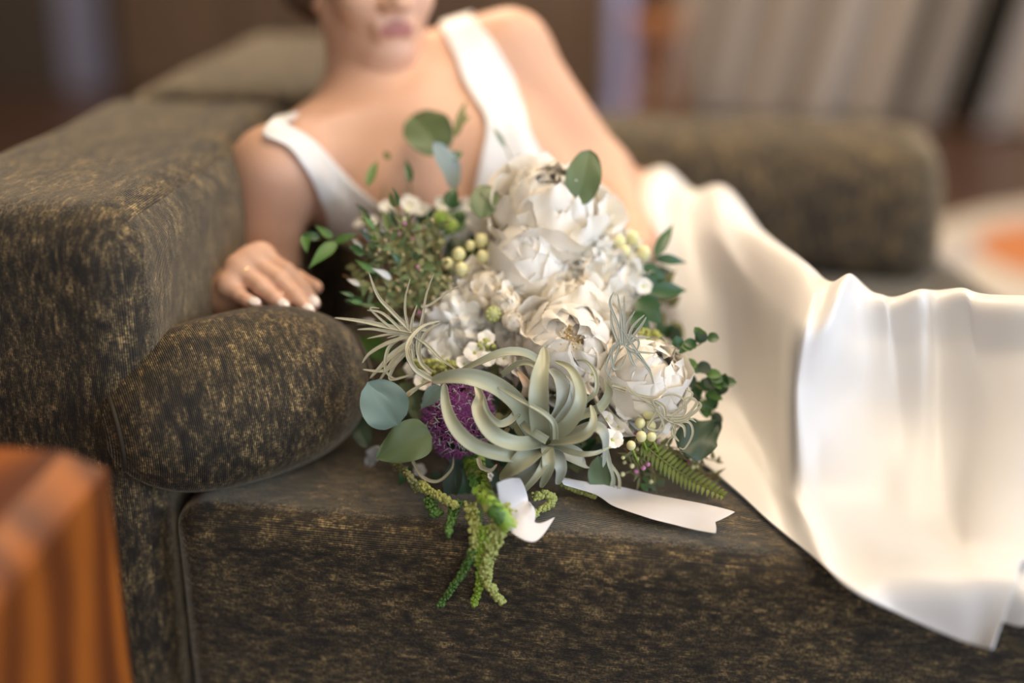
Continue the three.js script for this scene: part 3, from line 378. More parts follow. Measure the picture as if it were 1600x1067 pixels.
// small five petalled florets
function floret(x, y, s, face, mat, o = {}) { const d = o.d ?? BD(x, y) + (o.dd ?? 0), c = at(x, y, d), L = [], f = camDir(...face), B = basis(f, camDir(1, .2 * Math.sin(x), 0)), R = s * PX(d), n = o.n ?? 5; for (let i = 0; i < n; i++) { const a = i / n * 6.283 + x, dir = V(Math.cos(a), .35, Math.sin(a)).applyMatrix4(B).normalize(); L.push(leafGeo(c, c.clone().addScaledVector(dir, R), f, R * 1.05, { shape: 'round', cup: -.15, bend: .12, nu: 4, nv: 5, wave: .08 })); } const m = mesh('floret', join(L), mat, bouquet); mesh('floret_eye', ball(c.clone().addScaledVector(f, R * .1), R * .16), M.greenHeart, m); }
[[742, 552, 20], [725, 570, 17], [692, 560, 19], [760, 530, 16], [680, 545, 16], [648, 575, 18], [762, 562, 15], [975, 645, 19], [968, 668, 19], [957, 688, 20], [985, 632, 16], [948, 655, 15], [990, 560, 17], [640, 322, 20], [662, 330, 15], [604, 325, 14], [690, 320, 15], [735, 322, 13], [1005, 448, 16], [940, 440, 16], [912, 372, 16], [985, 405, 15], [900, 425, 14], [627, 742, 15], [648, 752, 13], [655, 735, 12], [562, 350, 10], [583, 345, 10], [660, 598, 18], [788, 560, 15], [925, 585, 15], [945, 600, 14]].forEach(([x, y, s], i) => floret(x, y, s, [.4 * Math.sin(i * 2.1), .4 + .3 * Math.sin(i), .8], M.petalWhite, { dd: (i % 3) * .006 + (y > 730 ? .02 : 0) }));
// berries on short stalks
[[752, 376, 11], [717, 398, 11], [721, 421, 11], [754, 401, 10], [700, 412, 9], [1013, 646, 9.5], [1000, 661, 8.5], [1017, 665, 8], [1018, 682, 8], [1002, 682, 8.5], [986, 696, 7.5], [968, 378, 10], [989, 371, 10], [1006, 395, 11], [976, 392, 9], [672, 424, 8], [735, 384, 8], [560, 604, 5]].forEach(([x, y, r], i) => { const d = BD(x, y) - .012, c = at(x, y, d), b = mesh('berry', ball(c, r * PX(d), 1, 1.08, 1, 14, 10), M.berry, bouquet); mesh('stalk', tube([c, at(x + 6, y + 14, d + .015), at(x + 14, y + 34, d + .05)], .0012, .0012, 6, 5), M.lime, b); });
[[771, 491, 13], [690, 343, 15], [706, 352, 10], [1022, 362, 0]].forEach(([x, y, r]) => { if (!r) return; const d = BD(x, y) - .006, c = at(x, y, d), b = mesh('green_bud', ball(c, r * PX(d), 1, 1.05, 1, 14, 10), y > 400 ? M.bud : M.lime, bouquet), L = []; for (let i = 0; i < 9; i++) { const a = i * .7, dir = camDir(Math.cos(a), Math.sin(a), .9), p = c.clone().addScaledVector(dir, r * PX(d) * .98); L.push(ball(p, r * PX(d) * .22, 1, 1, 1, 6, 5)); } mesh('scale', join(L), M.greenHeart, b).userData.kind = 'stuff'; });
// ribbon-like leaves traced as space curves; trough-shaped in section
function blade(pts, w0, mat, o = {}, parent = bouquet) {
  const P = pts.map((q) => at(q[0], q[1], BD(q[0], q[1]) * 0 + q[2])), n0 = camDir(...(o.n ?? [0, .3, 1])), ch = o.ch ?? .48, sharp = o.sharp ?? .8, wm = o.wide ?? .4, wb = o.base ?? .75;
  const g = sheet((u, v) => { const k = 2 * u - 1, p = spline(P, v), t = spline(P, Math.min(1, v + .02)).sub(spline(P, Math.max(0, v - .02))).normalize(), n = n0.clone().addScaledVector(t, -n0.dot(t)).normalize(), s = t.clone().cross(n), a = (o.twist ?? 0) * v + (o.roll ?? 0), ss = s.clone().multiplyScalar(Math.cos(a)).addScaledVector(n, Math.sin(a)), nn = n.clone().multiplyScalar(Math.cos(a)).addScaledVector(s, -Math.sin(a)); const W = w0 / 2 * PX(1.55) * (v < wm ? mix(wb, 1, v / wm) : Math.pow(1 - (v - wm) / (1 - wm), .62 * sharp) * .97 + .03); return p.addScaledVector(ss, k * W).addScaledVector(nn, ch * W * (k * k - .5)); }, 6, 30, .0006);
  return mesh(o.name ?? 'leaf', g, mat, parent);
}
{ const X = (x, y, d) => [640 + x / 4.103, 540 + y / 4.103, d], T = group('air_plant', bouquet, 'large silvery air plant with wide curling ribbon leaves'), B = (list, w, o = {}, m = M.airplant) => blade(list.map((q) => X(...q)), w / 4.103, m, { ...o, base: o.base ?? 1 }, T);
  B([[820, 590, 1.575], [745, 480, 1.565], [690, 370, 1.55], [560, 262, 1.535], [400, 205, 1.53], [260, 200, 1.535], [140, 225, 1.55]], 118, { n: [-.1, .25, 1], wide: .6, sharp: .6 });
  B([[840, 640, 1.565], [700, 700, 1.545], [560, 690, 1.53], [400, 630, 1.52], [290, 520, 1.52], [235, 390, 1.53], [222, 240, 1.545]], 92, { n: [-.1, .25, 1], wide: .6, sharp: .6 });
  B([[850, 615, 1.555], [700, 632, 1.53], [570, 590, 1.515], [480, 500, 1.515], [437, 400, 1.525], [450, 320, 1.54], [420, 250, 1.56]], 104, { n: [-.2, .35, .9] });
  B([[640, 520, 1.57], [690, 430, 1.56], [640, 480, 1.55], [570, 500, 1.545], [500, 430, 1.545], [465, 320, 1.55], [415, 245, 1.56]], 52, { n: [0, .2, 1] });
  B([[850, 590, 1.56], [835, 480, 1.535], [828, 340, 1.52], [835, 200, 1.525], [858, 90, 1.545], [862, 10, 1.57]], 128, { n: [-.1, .1, 1], wide: .45 });
  B([[870, 590, 1.575], [965, 440, 1.56], [985, 320, 1.555], [955, 210, 1.56], [895, 150, 1.575]], 118, { n: [.3, .3, .9], wide: .4, sharp: .7 }, M.airplantBlue);
  B([[900, 590, 1.56], [1010, 510, 1.535], [1085, 390, 1.525], [1090, 270, 1.53], [1030, 150, 1.545], [930, 100, 1.57]], 92, { n: [.2, .2, 1], wide: .35, sharp: .8 });
  B([[890, 570, 1.57], [960, 470, 1.56], [1025, 370, 1.555], [1045, 250, 1.56], [1000, 190, 1.575]], 60, { n: [.3, .2, .9] }, M.airplantBlue);
  B([[930, 520, 1.585], [1090, 450, 1.58], [1215, 400, 1.575], [1272, 310, 1.575], [1258, 220, 1.585], [1215, 190, 1.60]], 66, { n: [.3, .3, .9], wide: .5 });
  B([[1000, 480, 1.58], [1130, 355, 1.56], [1195, 290, 1.555], [1190, 180, 1.56], [1135, 105, 1.57], [1065, 95, 1.585]], 34, {}, M.airplant);
  B([[900, 620, 1.555], [1040, 610, 1.53], [1140, 560, 1.52], [1180, 470, 1.525], [1160, 380, 1.545]], 70, { n: [.1, .5, .8] });
  B([[920, 620, 1.56], [1080, 560, 1.54], [1200, 530, 1.53], [1250, 600, 1.53], [1240, 780, 1.55]], 108, { n: [.3, .6, .7], wide: .45 }, M.airplantBlue);
  B([[900, 630, 1.555], [1060, 690, 1.53], [1180, 692, 1.525], [1290, 650, 1.54]], 44, { n: [0, .5, .8] });
  B([[910, 650, 1.57], [1040, 700, 1.565], [1110, 740, 1.57], [1130, 760, 1.58]], 130, { n: [.2, .5, .8], sharp: .5 }, M.airplantBlue);
  B([[900, 630, 1.56], [945, 720, 1.545], [970, 800, 1.545], [945, 890, 1.56]], 100, { n: [.2, .2, 1] }, M.airplantBlue);
  B([[880, 640, 1.555], [850, 780, 1.535], [760, 900, 1.54], [640, 1010, 1.565]], 50, { n: [0, .3, 1] });
  B([[860, 630, 1.56], [760, 710, 1.535], [660, 790, 1.535], [575, 850, 1.555]], 140, { n: [-.2, .45, .85], sharp: .8 });
  B([[870, 640, 1.57], [800, 760, 1.555], [700, 860, 1.56], [590, 880, 1.575]], 150, { n: [-.1, .3, .9], sharp: .6 }, M.airplantBlue);
  B([[880, 640, 1.55], [890, 740, 1.535], [880, 820, 1.54], [840, 910, 1.56]], 84, { n: [0, .2, 1] });
  B([[860, 120, 1.59], [740, 50, 1.575], [600, 45, 1.57], [440, 110, 1.575], [280, 190, 1.59]], 66, { n: [0, .5, .8], sharp: .5 });
  B([[590, 190, 1.57], [700, 115, 1.555], [800, 130, 1.545], [848, 260, 1.54], [840, 480, 1.55]], 40, { n: [0, .3, 1] });
  B([[935, 600, 1.535], [925, 500, 1.525], [850, 425, 1.52], [700, 345, 1.525], [540, 250, 1.54]], 36, { n: [-.1, .4, .9] });
  B([[880, 610, 1.545], [800, 560, 1.545], [740, 520, 1.56], [700, 440, 1.575]], 60, { n: [-.1, .4, .9] });
  B([[735, 330, 1.565], [750, 260, 1.56], [720, 200, 1.565], [692, 165, 1.575]], 60, { n: [.2, .2, 1] }, M.driedTip);
  B([[1250, 640, 1.56], [1280, 760, 1.57], [1300, 900, 1.60], [1230, 1080, 1.615], [1080, 1280, 1.60]], 36, { n: [0, .5, .8], wide: .5 });
  B([[1230, 700, 1.57], [1340, 840, 1.59], [1320, 980, 1.61], [1230, 800, 1.60], [1130, 880, 1.605]], 22, {}, M.airplantThin);
  B([[20, 740, 1.60], [80, 840, 1.59], [180, 870, 1.59], [270, 790, 1.59], [280, 700, 1.60]], 24, {}, M.airplantThin);
  B([[440, 720, 1.575], [460, 780, 1.57], [520, 800, 1.57], [560, 760, 1.575]], 34, {}, M.airplantThin); }
{ const T = group('air_plant', bouquet, 'spiky straw green air plant at the left of the bouquet'), B = (list, w, o = {}) => blade(list.map((q) => [520 + q[0] / 3.557, 420 + q[1] / 3.557, q[2] ?? 1.58]), w / 3.557, M.airplantThin, { base: 1, ch: .5, ...o }, T);
  for (const l of [[[460, 350], [300, 320], [150, 290], [8, 272]], [[450, 350], [330, 350], [220, 335], [135, 338]], [[470, 360], [340, 360], [190, 388]], [[430, 370], [300, 415], [205, 470], [163, 525]], [[440, 400], [340, 470], [270, 540], [205, 610]], [[450, 420], [380, 490], [330, 560], [320, 615], [400, 600], [450, 580]], [[430, 340], [330, 240], [250, 150], [200, 20]], [[420, 330], [402, 240], [405, 150], [430, 55]], [[450, 500], [436, 390], [440, 290], [468, 200]], [[600, 640, 1.56], [470, 570, 1.55], [420, 480, 1.55], [425, 400, 1.56], [500, 320, 1.58], [600, 290, 1.60]], [[450, 370], [520, 420], [600, 500], [690, 565]], [[540, 590, 1.56], [445, 545, 1.55], [410, 470, 1.55], [440, 400, 1.56]], [[550, 580], [490, 520], [480, 440], [520, 350], [600, 300]], [[350, 750], [430, 680], [500, 640], [560, 600]], [[350, 745], [440, 690], [520, 620]], [[400, 360], [280, 250], [190, 230]], [[420, 350], [330, 330], [210, 225], [260, 220]], [[380, 380], [310, 440], [290, 540], [310, 590], [345, 610]], [[520, 340], [450, 345], [300, 385]], [[430, 440], [300, 560], [165, 560]], [[490, 210], [540, 200], [640, 130], [720, 85]], [[470, 480], [470, 400], [500, 260], [520, 140], [560, 30]], [[430, 440], [370, 460], [270, 600]], [[430, 420], [330, 520], [240, 650]]]) B(l, 15 + (l[0][0] % 7) * 3.0); }
{ const T = group('air_plant', bouquet, 'small blue grey tufted air plant at the right of the bouquet'), B = (list, w, m) => blade(list.map((q) => [860 + q[0] / 3.334, 480 + q[1] / 3.334, q[2] ?? 1.56]), w / 3.334, m, { base: 1, ch: .5 }, T);
  for (const l of [[[370, 200], [350, 90], [310, -20], [330, -80]], [[380, 190], [370, 60], [350, -70]], [[390, 190], [385, 60], [385, -60]], [[350, 180], [320, 90], [315, 0]], [[400, 180], [430, 100], [490, 40]], [[400, 190], [470, 100], [500, 50]], [[360, 170], [310, 250], [290, 320], [320, 380]], [[370, 180], [320, 220], [330, 320], [370, 300], [400, 240]], [[380, 120], [430, 200], [480, 270], [525, 330]], [[400, 200], [460, 160], [520, 160]], [[390, 200], [440, 230], [550, 240]], [[400, 210], [430, 290], [450, 310]], [[410, 220], [480, 280], [520, 340], [540, 400]], [[360, 200], [340, 260], [300, 370]], [[390, 170], [400, 90], [440, 20]], [[380, 200], [420, 150], [460, 180], [450, 230]]]) B(l, 16 + (l[1][0] % 5) * 3, M.airplantBlue);
  const T2 = group('air_plant', bouquet, 'curly thin air plant at the lower right of the bouquet'), C = (list, w) => blade(list.map((q) => [860 + q[0] / 3.334, 480 + q[1] / 3.334, q[2] ?? 1.565]), w / 3.334, M.airplantThin, { base: 1, ch: .5 }, T2);
  for (const l of [[[320, 405], [400, 430], [500, 490], [600, 580], [640, 610]], [[330, 420], [420, 450], [520, 470], [590, 470]], [[560, 540], [520, 600], [510, 630], [560, 640], [580, 590], [560, 540]], [[600, 560], [690, 560], [700, 490], [640, 455], [570, 470]], [[620, 580], [700, 570], [760, 500], [730, 470], [690, 490], [700, 540]], [[640, 600], [720, 600], [740, 660], [700, 735], [670, 730]], [[630, 600], [650, 650], [610, 700]], [[610, 580], [700, 510], [740, 450], [700, 430]], [[640, 590], [700, 580], [780, 520], [770, 490]], [[650, 610], [640, 660], [670, 700]], [[600, 570], [590, 520], [540, 490], [560, 540], [590, 620], [560, 670]], [[560, 520], [490, 480], [430, 440], [400, 410]], [[660, 600], [720, 580], [760, 600]], [[620, 590], [690, 620], [700, 680]]]) C(l, 14 + (l[0][1] % 4) * 3); }
// purple allium head: hundreds of little pointed star florets
{ const g = group('allium', bouquet, 'fuzzy purple allium head behind the air plant'), c = at(716, 648, 1.61), r = rng(77), L = [], D = []; const R = 52 * PX(1.61);
  for (let i = 0; i < 420; i++) { const z = 1 - 2 * (i + .5) / 420, a = i * 2.39996, q = Math.sqrt(1 - z * z), dir = V(q * Math.cos(a), z, q * Math.sin(a)); if (dir.dot(FWD) > .45) continue; const p = c.clone().addScaledVector(dir, R * (.84 + .2 * r())); p.addScaledVector(UP, dir.dot(UP) * R * .25); const B = basis(dir, V(r() - .5, r() - .5, r() - .5)); for (let k = 0; k < 5; k++) { const t = k * 1.2566 + r(), e = V(Math.cos(t) * .9, .7, Math.sin(t) * .9).applyMatrix4(B).normalize(); (r() < .8 ? L : D).push(tube([p, p.clone().addScaledVector(e, R * .10), p.clone().addScaledVector(e, R * (.17 + .08 * r()))], .0010, .0003, 2, 4)); } }
  mesh('floret_mass', join(L), M.purple, g).userData.kind = 'stuff'; mesh('spent_tips', join(D), M.dusty, g).userData.kind = 'stuff'; mesh('core', ball(c, R * .62, 1, 1.15, 1, 20, 16), M.purple, g); }
// broad eucalyptus leaves
const E = (a, w, m, o = {}) => leaf(...a, w, m, { name: 'eucalyptus_leaf', shape: 'round', nu: 16, nv: 14, rib: .012, wave: .03, ...o });
E([694, 240, 646, 180], 76, M.eucGreen, { d0: 1.78, d1: 1.82 }); E([713, 296, 676, 222], 44, M.euGrey, { d0: 1.74, d1: 1.72, shape: 'round', n: [.55, .35, .75] }); E([902, 322, 922, 234], 56, M.eucGreen, { d0: 1.66, d1: 1.67 }); E([752, 342, 762, 290], 44, M.eucGreen, { d0: 1.67, d1: 1.70 }); E([898, 302, 864, 266], 26, M.eucalyptus, { d0: 1.78, d1: 1.80 });
E([622, 664, 574, 596], 76, M.eucalyptus, { d0: 1.575, d1: 1.555, notch: .25, cup: .1 }); E([672, 676, 588, 716], 66, M.eucGreen, { d0: 1.58, d1: 1.585, shape: 'heart', wave: .05 }); E([626, 598, 662, 664], 40, M.eucGreen, { dd: .04 }); E([690, 602, 657, 640], 26, M.eucalyptus, { d0: 1.57, d1: 1.58, shape: 'lance' }); E([655, 660, 642, 600], 28, M.eucGreen, { dd: .03 }); E([612, 560, 560, 530], 34, M.mid, { dd: .03 }); E([600, 540, 565, 560], 30, M.eucGreen, { dd: .05 });
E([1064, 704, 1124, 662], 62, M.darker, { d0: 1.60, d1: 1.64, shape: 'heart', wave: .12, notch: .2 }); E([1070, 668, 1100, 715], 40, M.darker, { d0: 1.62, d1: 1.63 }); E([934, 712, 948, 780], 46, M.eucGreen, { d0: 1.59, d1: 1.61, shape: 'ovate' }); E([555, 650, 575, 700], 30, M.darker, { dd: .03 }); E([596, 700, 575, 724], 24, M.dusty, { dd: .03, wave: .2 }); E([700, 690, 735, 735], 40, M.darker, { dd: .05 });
mesh('stem', tube([at(624, 634, 1.575), at(650, 606, 1.585), at(700, 585, 1.62)], .0013, .0016, 8, 5), M.twig, bouquet); mesh('stem', tube([at(672, 662, 1.58), at(690, 640, 1.60), at(740, 600, 1.64)], .0013, .0016, 8, 5), M.twig, bouquet);
// dark glossy ruscus and small sprigs
const Rl = (a, w, m = M.dark, o = {}) => leaf(...a, w, m, { name: 'ruscus_leaf', shape: 'lance', ...o });
Rl([1023, 402, 1052, 350], 19, M.dark, { dd: -.01 }); Rl([1024, 404, 1074, 411], 17); Rl([1000, 420, 1042, 436], 28); Rl([1014, 456, 1074, 454], 27); Rl([998, 436, 1030, 446], 28); Rl([996, 466, 1032, 506], 38, M.dark, { shape: 'ovate' }); Rl([985, 490, 1018, 520], 30); Rl([1000, 470, 1035, 478], 26);
Rl([526, 378, 482, 420], 22, M.mid, { d0: 1.68, d1: 1.66 }); Rl([500, 372, 468, 366], 14, M.dark, { d0: 1.68, d1: 1.68 }); Rl([520, 372, 492, 352], 13, M.mid, { d0: 1.68, d1: 1.68 }); Rl([476, 366, 480, 396], 15, M.mid, { d0: 1.68, d1: 1.67 }); Rl([522, 378, 560, 366], 14, M.mid, { d0: 1.68, d1: 1.68 }); Rl([510, 385, 500, 410], 14, M.dark, { d0: 1.68, d1: 1.67 });
Rl([712, 216, 728, 156], 15, M.olive, { d0: 1.76, d1: 1.80 }); Rl([716, 196, 735, 180], 12, M.olive, { d0: 1.77, d1: 1.79 }); Rl([700, 250, 724, 238], 18, M.dark, { d0: 1.73, d1: 1.75 }); Rl([574, 292, 590, 250], 15, M.mid, { d0: 1.74, d1: 1.77 }); Rl([642, 286, 634, 248], 13, M.dark, { d0: 1.73, d1: 1.75 }); Rl([608, 250, 600, 236], 12, M.olive, { d0: 1.76, d1: 1.77 }); Rl([790, 232, 768, 196], 9, M.eucalyptus, { d0: 1.75, d1: 1.78 }); Rl([800, 262, 815, 240], 9, M.eucalyptus, { d0: 1.73, d1: 1.75 }); Rl([700, 325, 712, 290], 24, M.dark, { d0: 1.70, d1: 1.71 }); Rl([760, 320, 790, 285], 14, M.dark, { d0: 1.70, d1: 1.73 });
[[[745, 330], [770, 290], [800, 255], [770, 198]], [[702, 330], [712, 280], [700, 240], [728, 158]], [[600, 345], [580, 310], [590, 250]], [[645, 330], [640, 290], [634, 250]], [[1000, 430], [1022, 408], [1045, 360]], [[1000, 450], [1030, 455], [1060, 455]], [[590, 400], [540, 380], [480, 368]], [[905, 345], [903, 320], [915, 270]], [[600, 345], [600, 290], [608, 244]]].forEach((l) => mesh('stem', tube(l.map((q) => at(q[0], q[1], BD(q[0], q[1]) + (q[1] < 350 ? .05 : .01))), .0014, .0008, 10, 5), M.olive, bouquet));
{ const r = rng(5); for (let i = 0; i < 26; i++) { const x = 660 + r() * 70, y = 325 + r() * 80, a = r() * 6.28, l = 20 + r() * 18; Rl([x, y, x + Math.cos(a) * l, y + Math.sin(a) * l], l * .5, [M.dark, M.mid, M.dark, M.darker][i % 4], { dd: .02 + r() * .04, n: [r() - .5, .3, .8] }); }
  const T = group('vine_sprig', bouquet, 'trailing sprig of small round dark leaves at the right');
  [[[1020, 560], [1060, 545], [1090, 540], [1104, 528]], [[1030, 590], [1080, 570], [1110, 590], [1135, 605]], [[1040, 620], [1080, 600], [1110, 615], [1128, 585]], [[1050, 640], [1090, 620], [1115, 640], [1110, 650]]].forEach((l, k) => { const P = l.map((q) => at(q[0], q[1], 1.625 + .01 * k)); mesh('stem', tube(P, .0011, .0007, 10, 5), M.olive, T); for (let i = 0; i < 11; i++) { const b = spline(P, .15 + .085 * i), a = r() * 6.28, t = b.clone().add(camDir(Math.cos(a), Math.sin(a), .2).multiplyScalar(.014 + .008 * r())); mesh('leaf', leafGeo(b, t, camDir(r() * 1.6 - .8, .4, .8), .011 + .006 * r(), { shape: 'round', nu: 4, nv: 6 }), [M.dark, M.mid, M.dark, M.darker][i % 4], T); } });
  // airy filler twigs at the left, with buds no one could count
  const tw = [], lv = [], lv2 = [], dots = [], pk = []; for (let i = 0; i < 24; i++) { const bx = 630 + r() * 60, by = 470 + r() * 60, tx = 535 + r() * 150, ty = 335 + Math.max(0, (600 - tx) * .9) * r() + r() * 70, P = [at(bx, by, 1.68), at(mix(bx, tx, .5) + r() * 20, mix(by, ty, .5), 1.655), at(tx, ty, 1.655 + .05 * r())]; tw.push(tube(P, .0010, .0005, 8, 4)); for (let k = 0; k < 15; k++) { const b = spline(P, .3 + .7 * r()), a = r() * 6.28, t = b.clone().add(camDir(Math.cos(a), Math.sin(a), .3).multiplyScalar(.009 + .013 * r())); (r() < .4 ? lv : lv2).push(leafGeo(b, t, camDir(r() - .5, .3, 1), .0050 + .005 * r(), { shape: 'lance', nu: 2, nv: 4 })); if (k % 5 === 0) (r() < .05 ? pk : dots).push(ball(t, .0016 + .0012 * r(), 1, 1, 1, 6, 5)); } }
  for (let i = 0; i < 34; i++) { const k = i / 34, x0 = 655 - 40 * r(), y0 = 490 - 110 * k + 20 * r(), a = Math.PI * (1.0 + .42 * k) + (r() - .5) * .7, q = 30 + 60 * r(), x = x0 + Math.cos(a) * q, y = y0 + Math.sin(a) * q * .8, l = 20 + 20 * r(); leaf(x, y, x + Math.cos(a) * l, y + Math.sin(a) * l, 6 + 6 * r(), [M.mid, M.dark, M.sage, M.darker, M.dusty][i % 5], { name: 'spray_leaf', shape: 'lance', d0: 1.64 + .03 * r(), d1: 1.64 + .05 * r(), n: [r() - .5, .3, .8] }); }
  const F = group('filler_twigs', bouquet, 'airy fine-leaved filler twigs with tiny pale buds'); [['twigs', tw, M.twig], ['fine_leaves', lv, M.sage], ['olive_leaves', lv2, M.olive], ['pale_buds', dots, std([.42, .33, .17], .7)], ['pink_buds', pk, M.pink]].forEach(([n, l, m]) => { mesh(n, join(l), m, F).userData.kind = 'stuff'; });
  // pink flower sprig, upper left; waxflower twigs, lower right
  const W = (list, name) => { const T = group('waxflower_sprig', bouquet, name), st = [], lf = [], b1 = [], b2 = []; list.forEach(([x0, y0, x1, y1, d0, d1]) => { const P = [at(x0, y0, d0), at((x0 + x1) / 2 + 5, (y0 + y1) / 2 - 6, (d0 + d1) / 2 - .01), at(x1, y1, d1)]; st.push(tube(P, .0011, .0006, 8, 4)); for (let k = 0; k < 22; k++) { const b = spline(P, .15 + .85 * r()), a = r() * 6.28, t = b.clone().add(camDir(Math.cos(a), Math.sin(a), .3).multiplyScalar(.008 + .012 * r())); lf.push(leafGeo(b, t, camDir(r() - .5, .3, 1), .0025 + .002 * r(), { shape: 'lance', nu: 2, nv: 4 })); if (k % 6 === 0) (r() < .6 ? b1 : b2).push(ball(t, .0022 + .0012 * r(), 1, 1, 1, 8, 6)); } }); mesh('twigs', join(st), M.twig, T).userData.kind = 'stuff'; mesh('needle_leaves', join(lf), M.olive, T).userData.kind = 'stuff'; if (b1.length) mesh('pink_buds', join(b1), M.pink, T).userData.kind = 'stuff'; if (b2.length) mesh('pale_buds', join(b2), M.berry, T).userData.kind = 'stuff'; };
  W([[985, 700, 1122, 722, 1.60, 1.66], [985, 700, 1100, 730, 1.60, 1.65], [980, 705, 1060, 700, 1.60, 1.63], [980, 700, 1125, 750, 1.61, 1.65], [975, 700, 1000, 750, 1.60, 1.625], [980, 705, 1030, 752, 1.61, 1.63], [980, 700, 1010, 730, 1.59, 1.62]], 'dark waxflower twigs with pink buds, lower right');
  W([[625, 400, 600, 345, 1.68, 1.68], [630, 390, 618, 335, 1.67, 1.68], [640, 385, 632, 345, 1.67, 1.68], [620, 390, 585, 360, 1.68, 1.69]], 'blurred pink waxflower at the upper left');
  for (let i = 0; i < 22; i++) { const x = 598 + r() * 42, y = 332 + r() * 50; floret(x, y, 7 + r() * 4, [r() - .5, .4, .8], i % 3 ? M.dusty : M.pinkPale, { dd: -.005 + r() * .02 }); }
  for (let i = 0; i < 14; i++) { const x = 985 + r() * 60, y = 728 + r() * 30; leaf(x, y, x + 8 + r() * 8, y + 4 + r() * 8, 8, i % 2 ? M.mid : M.eucGreen, { name: 'sprig_leaf', shape: 'round', d0: 1.63, d1: 1.63 }); }
  // inner foliage and stems that fill the bouquet behind the flowers
  const G = [[], [], []]; for (let i = 0; i < 620; i++) { const a = r() * 6.283, q = Math.sqrt(r()), x = 835 + Math.cos(a) * q * 225, y = 535 + Math.sin(a) * q * 195, d = BD(x, y) + .045 + .05 * r(), b = at(x, y, d), e = r() * 6.28, t = b.clone().add(camDir(Math.cos(e), Math.sin(e), .4 * r()).multiplyScalar(.018 + .016 * r())); G[i % 3].push(leafGeo(b, t, camDir(r() - .5, .3, 1), .010 + .008 * r(), { shape: 'ovate', nu: 2, nv: 4 })); }
  const I = group('inner_foliage', bouquet, 'dark leaves between the flowers'); G.forEach((l, i) => { mesh('leaf_mass', join(l), [M.dark, M.darker, M.olive][i], I).userData.kind = 'stuff'; });
  const st = []; for (let i = 0; i < 40; i++) { const a = r() * 6.28, q = Math.sqrt(r()), x = 835 + Math.cos(a) * q * 200, y = 530 + Math.sin(a) * q * 170; st.push(tube([at(x, y, BD(x, y) + .05), at(mix(x, 935, .55), mix(y, 425, .55), BD(x, y) + .12), at(935 + r() * 20, 410 + r() * 25, 1.80)], .0022, .002, 6, 5)); }
  mesh('stems', join(st), M.stem, bouquet).userData.kind = 'stuff'; mesh('handle_wrap', tube([at(925, 435, 1.775), at(950, 405, 1.83), at(975, 380, 1.89)], .019, .017, 8, 16), M.ribbon, bouquet); }
// yellow-green umbels
[[672, 575, 20], [700, 573, 14], [655, 570, 12], [760, 540, 14], [1012, 528, 20], [1022, 552, 14], [760, 745, 9]].forEach(([x, y, s], k) => { const r = rng(k + 60), L = []; for (let i = 0; i < 60; i++) { const a = r() * 6.28, q = Math.sqrt(r()) * s; L.push(ball(at(x + Math.cos(a) * q, y + Math.sin(a) * q * .7, BD(x, y) - .004 + .012 * r()), .0018 + .001 * r(), 1, 1, 1, 6, 5)); } mesh('yellow_green_umbel', join(L), k === 6 ? M.petalWhite : M.amaranth, bouquet).userData.kind = 'stuff'; });
// silvery dusty-miller tips
[[655, 385, 640, 350], [668, 395, 650, 372], [672, 380, 668, 350], [1000, 560, 1018, 590], [1008, 555, 1026, 580], [990, 545, 990, 572], [1015, 560, 1035, 572]].forEach((a, i) => leaf(...a, 10, M.euGrey, { name: 'grey_leaf', shape: 'lance', dd: -.03 * (i > 2), wave: .2 }));
// trailing amaranth and a green bract spike that hang over the front of the seat
const onSeat = (x, y, h = .440) => { const p = onY(x, y, h); return p.z > -1.296 ? onZ(x, y, -1.296) : p; };
function catkin(name, P, r0, r1, n, mat, seed, elong = 1) { n *= 2; const r = rng(seed), L = []; for (let i = 0; i < n; i++) { const t = r(), c = spline(P, t), q = mix(r0, r1, t) * (.55 + .5 * r()), a = r() * 6.28, u = r() * 2 - 1, s = Math.sqrt(1 - u * u); L.push(ball(c.add(V(s * Math.cos(a), u, s * Math.sin(a)).multiplyScalar(q)), .0014 + .0012 * r(), 1, elong, 1, 6, 5)); } mesh(name, join([tube(P, r0 * .4, r1 * .3, 14, 6), ...L]), mat, bouquet).userData.kind = 'stuff'; }
catkin('amaranth', [onSeat(790, 800, .462), onSeat(776, 832, .452), onZ(762, 872, -1.292), onZ(760, 905, -1.294), onZ(784, 940, -1.297)], .013, .0035, 300, M.amaranth, 1);
catkin('amaranth', [onSeat(760, 830, .445), onZ(748, 860, -1.296), onZ(752, 900, -1.297), onZ(740, 945, -1.299)], .009, .003, 190, M.lime, 2);
catkin('amaranth', [onSeat(745, 800, .44), onSeat(742, 850, .435), onZ(722, 895, -1.297), onZ(688, 945, -1.299)], .007, .003, 160, M.mid, 3);
catkin('amaranth', [onSeat(735, 790, .45), onSeat(742, 830, .44), onZ(740, 870, -1.297)], .008, .005, 120, M.amaranth, 8);
catkin('amaranth', [onSeat(655, 758, .445), onSeat(685, 775, .45), onSeat(712, 790, .45)], .006, .0035, 120, M.amaranth, 4);
catkin('amaranth', [onSeat(712, 785, .445), onSeat(705, 810, .437), onSeat(700, 835, .434)], .007, .003, 90, M.mid, 5);
catkin('amaranth', [onSeat(670, 780, .44), onSeat(678, 800, .437), onSeat(688, 800, .435)], .007, .003, 80, M.mid, 9);
catkin('amaranth', [onSeat(880, 752, .45), onSeat(900, 764, .437), onSeat(928, 775, .434)], .005, .003, 90, M.amaranth, 6);
catkin('amaranth', [onSeat(835, 775, .45), onSeat(858, 772, .447), onSeat(862, 785, .44), onSeat(832, 805, .436)], .005, .003, 110, M.amaranth, 7);
catkin('amaranth', [at(615, 722, 1.63), onSeat(640, 745, .47), onSeat(650, 765, .45)], .004, .003, 110, M.olive, 10);
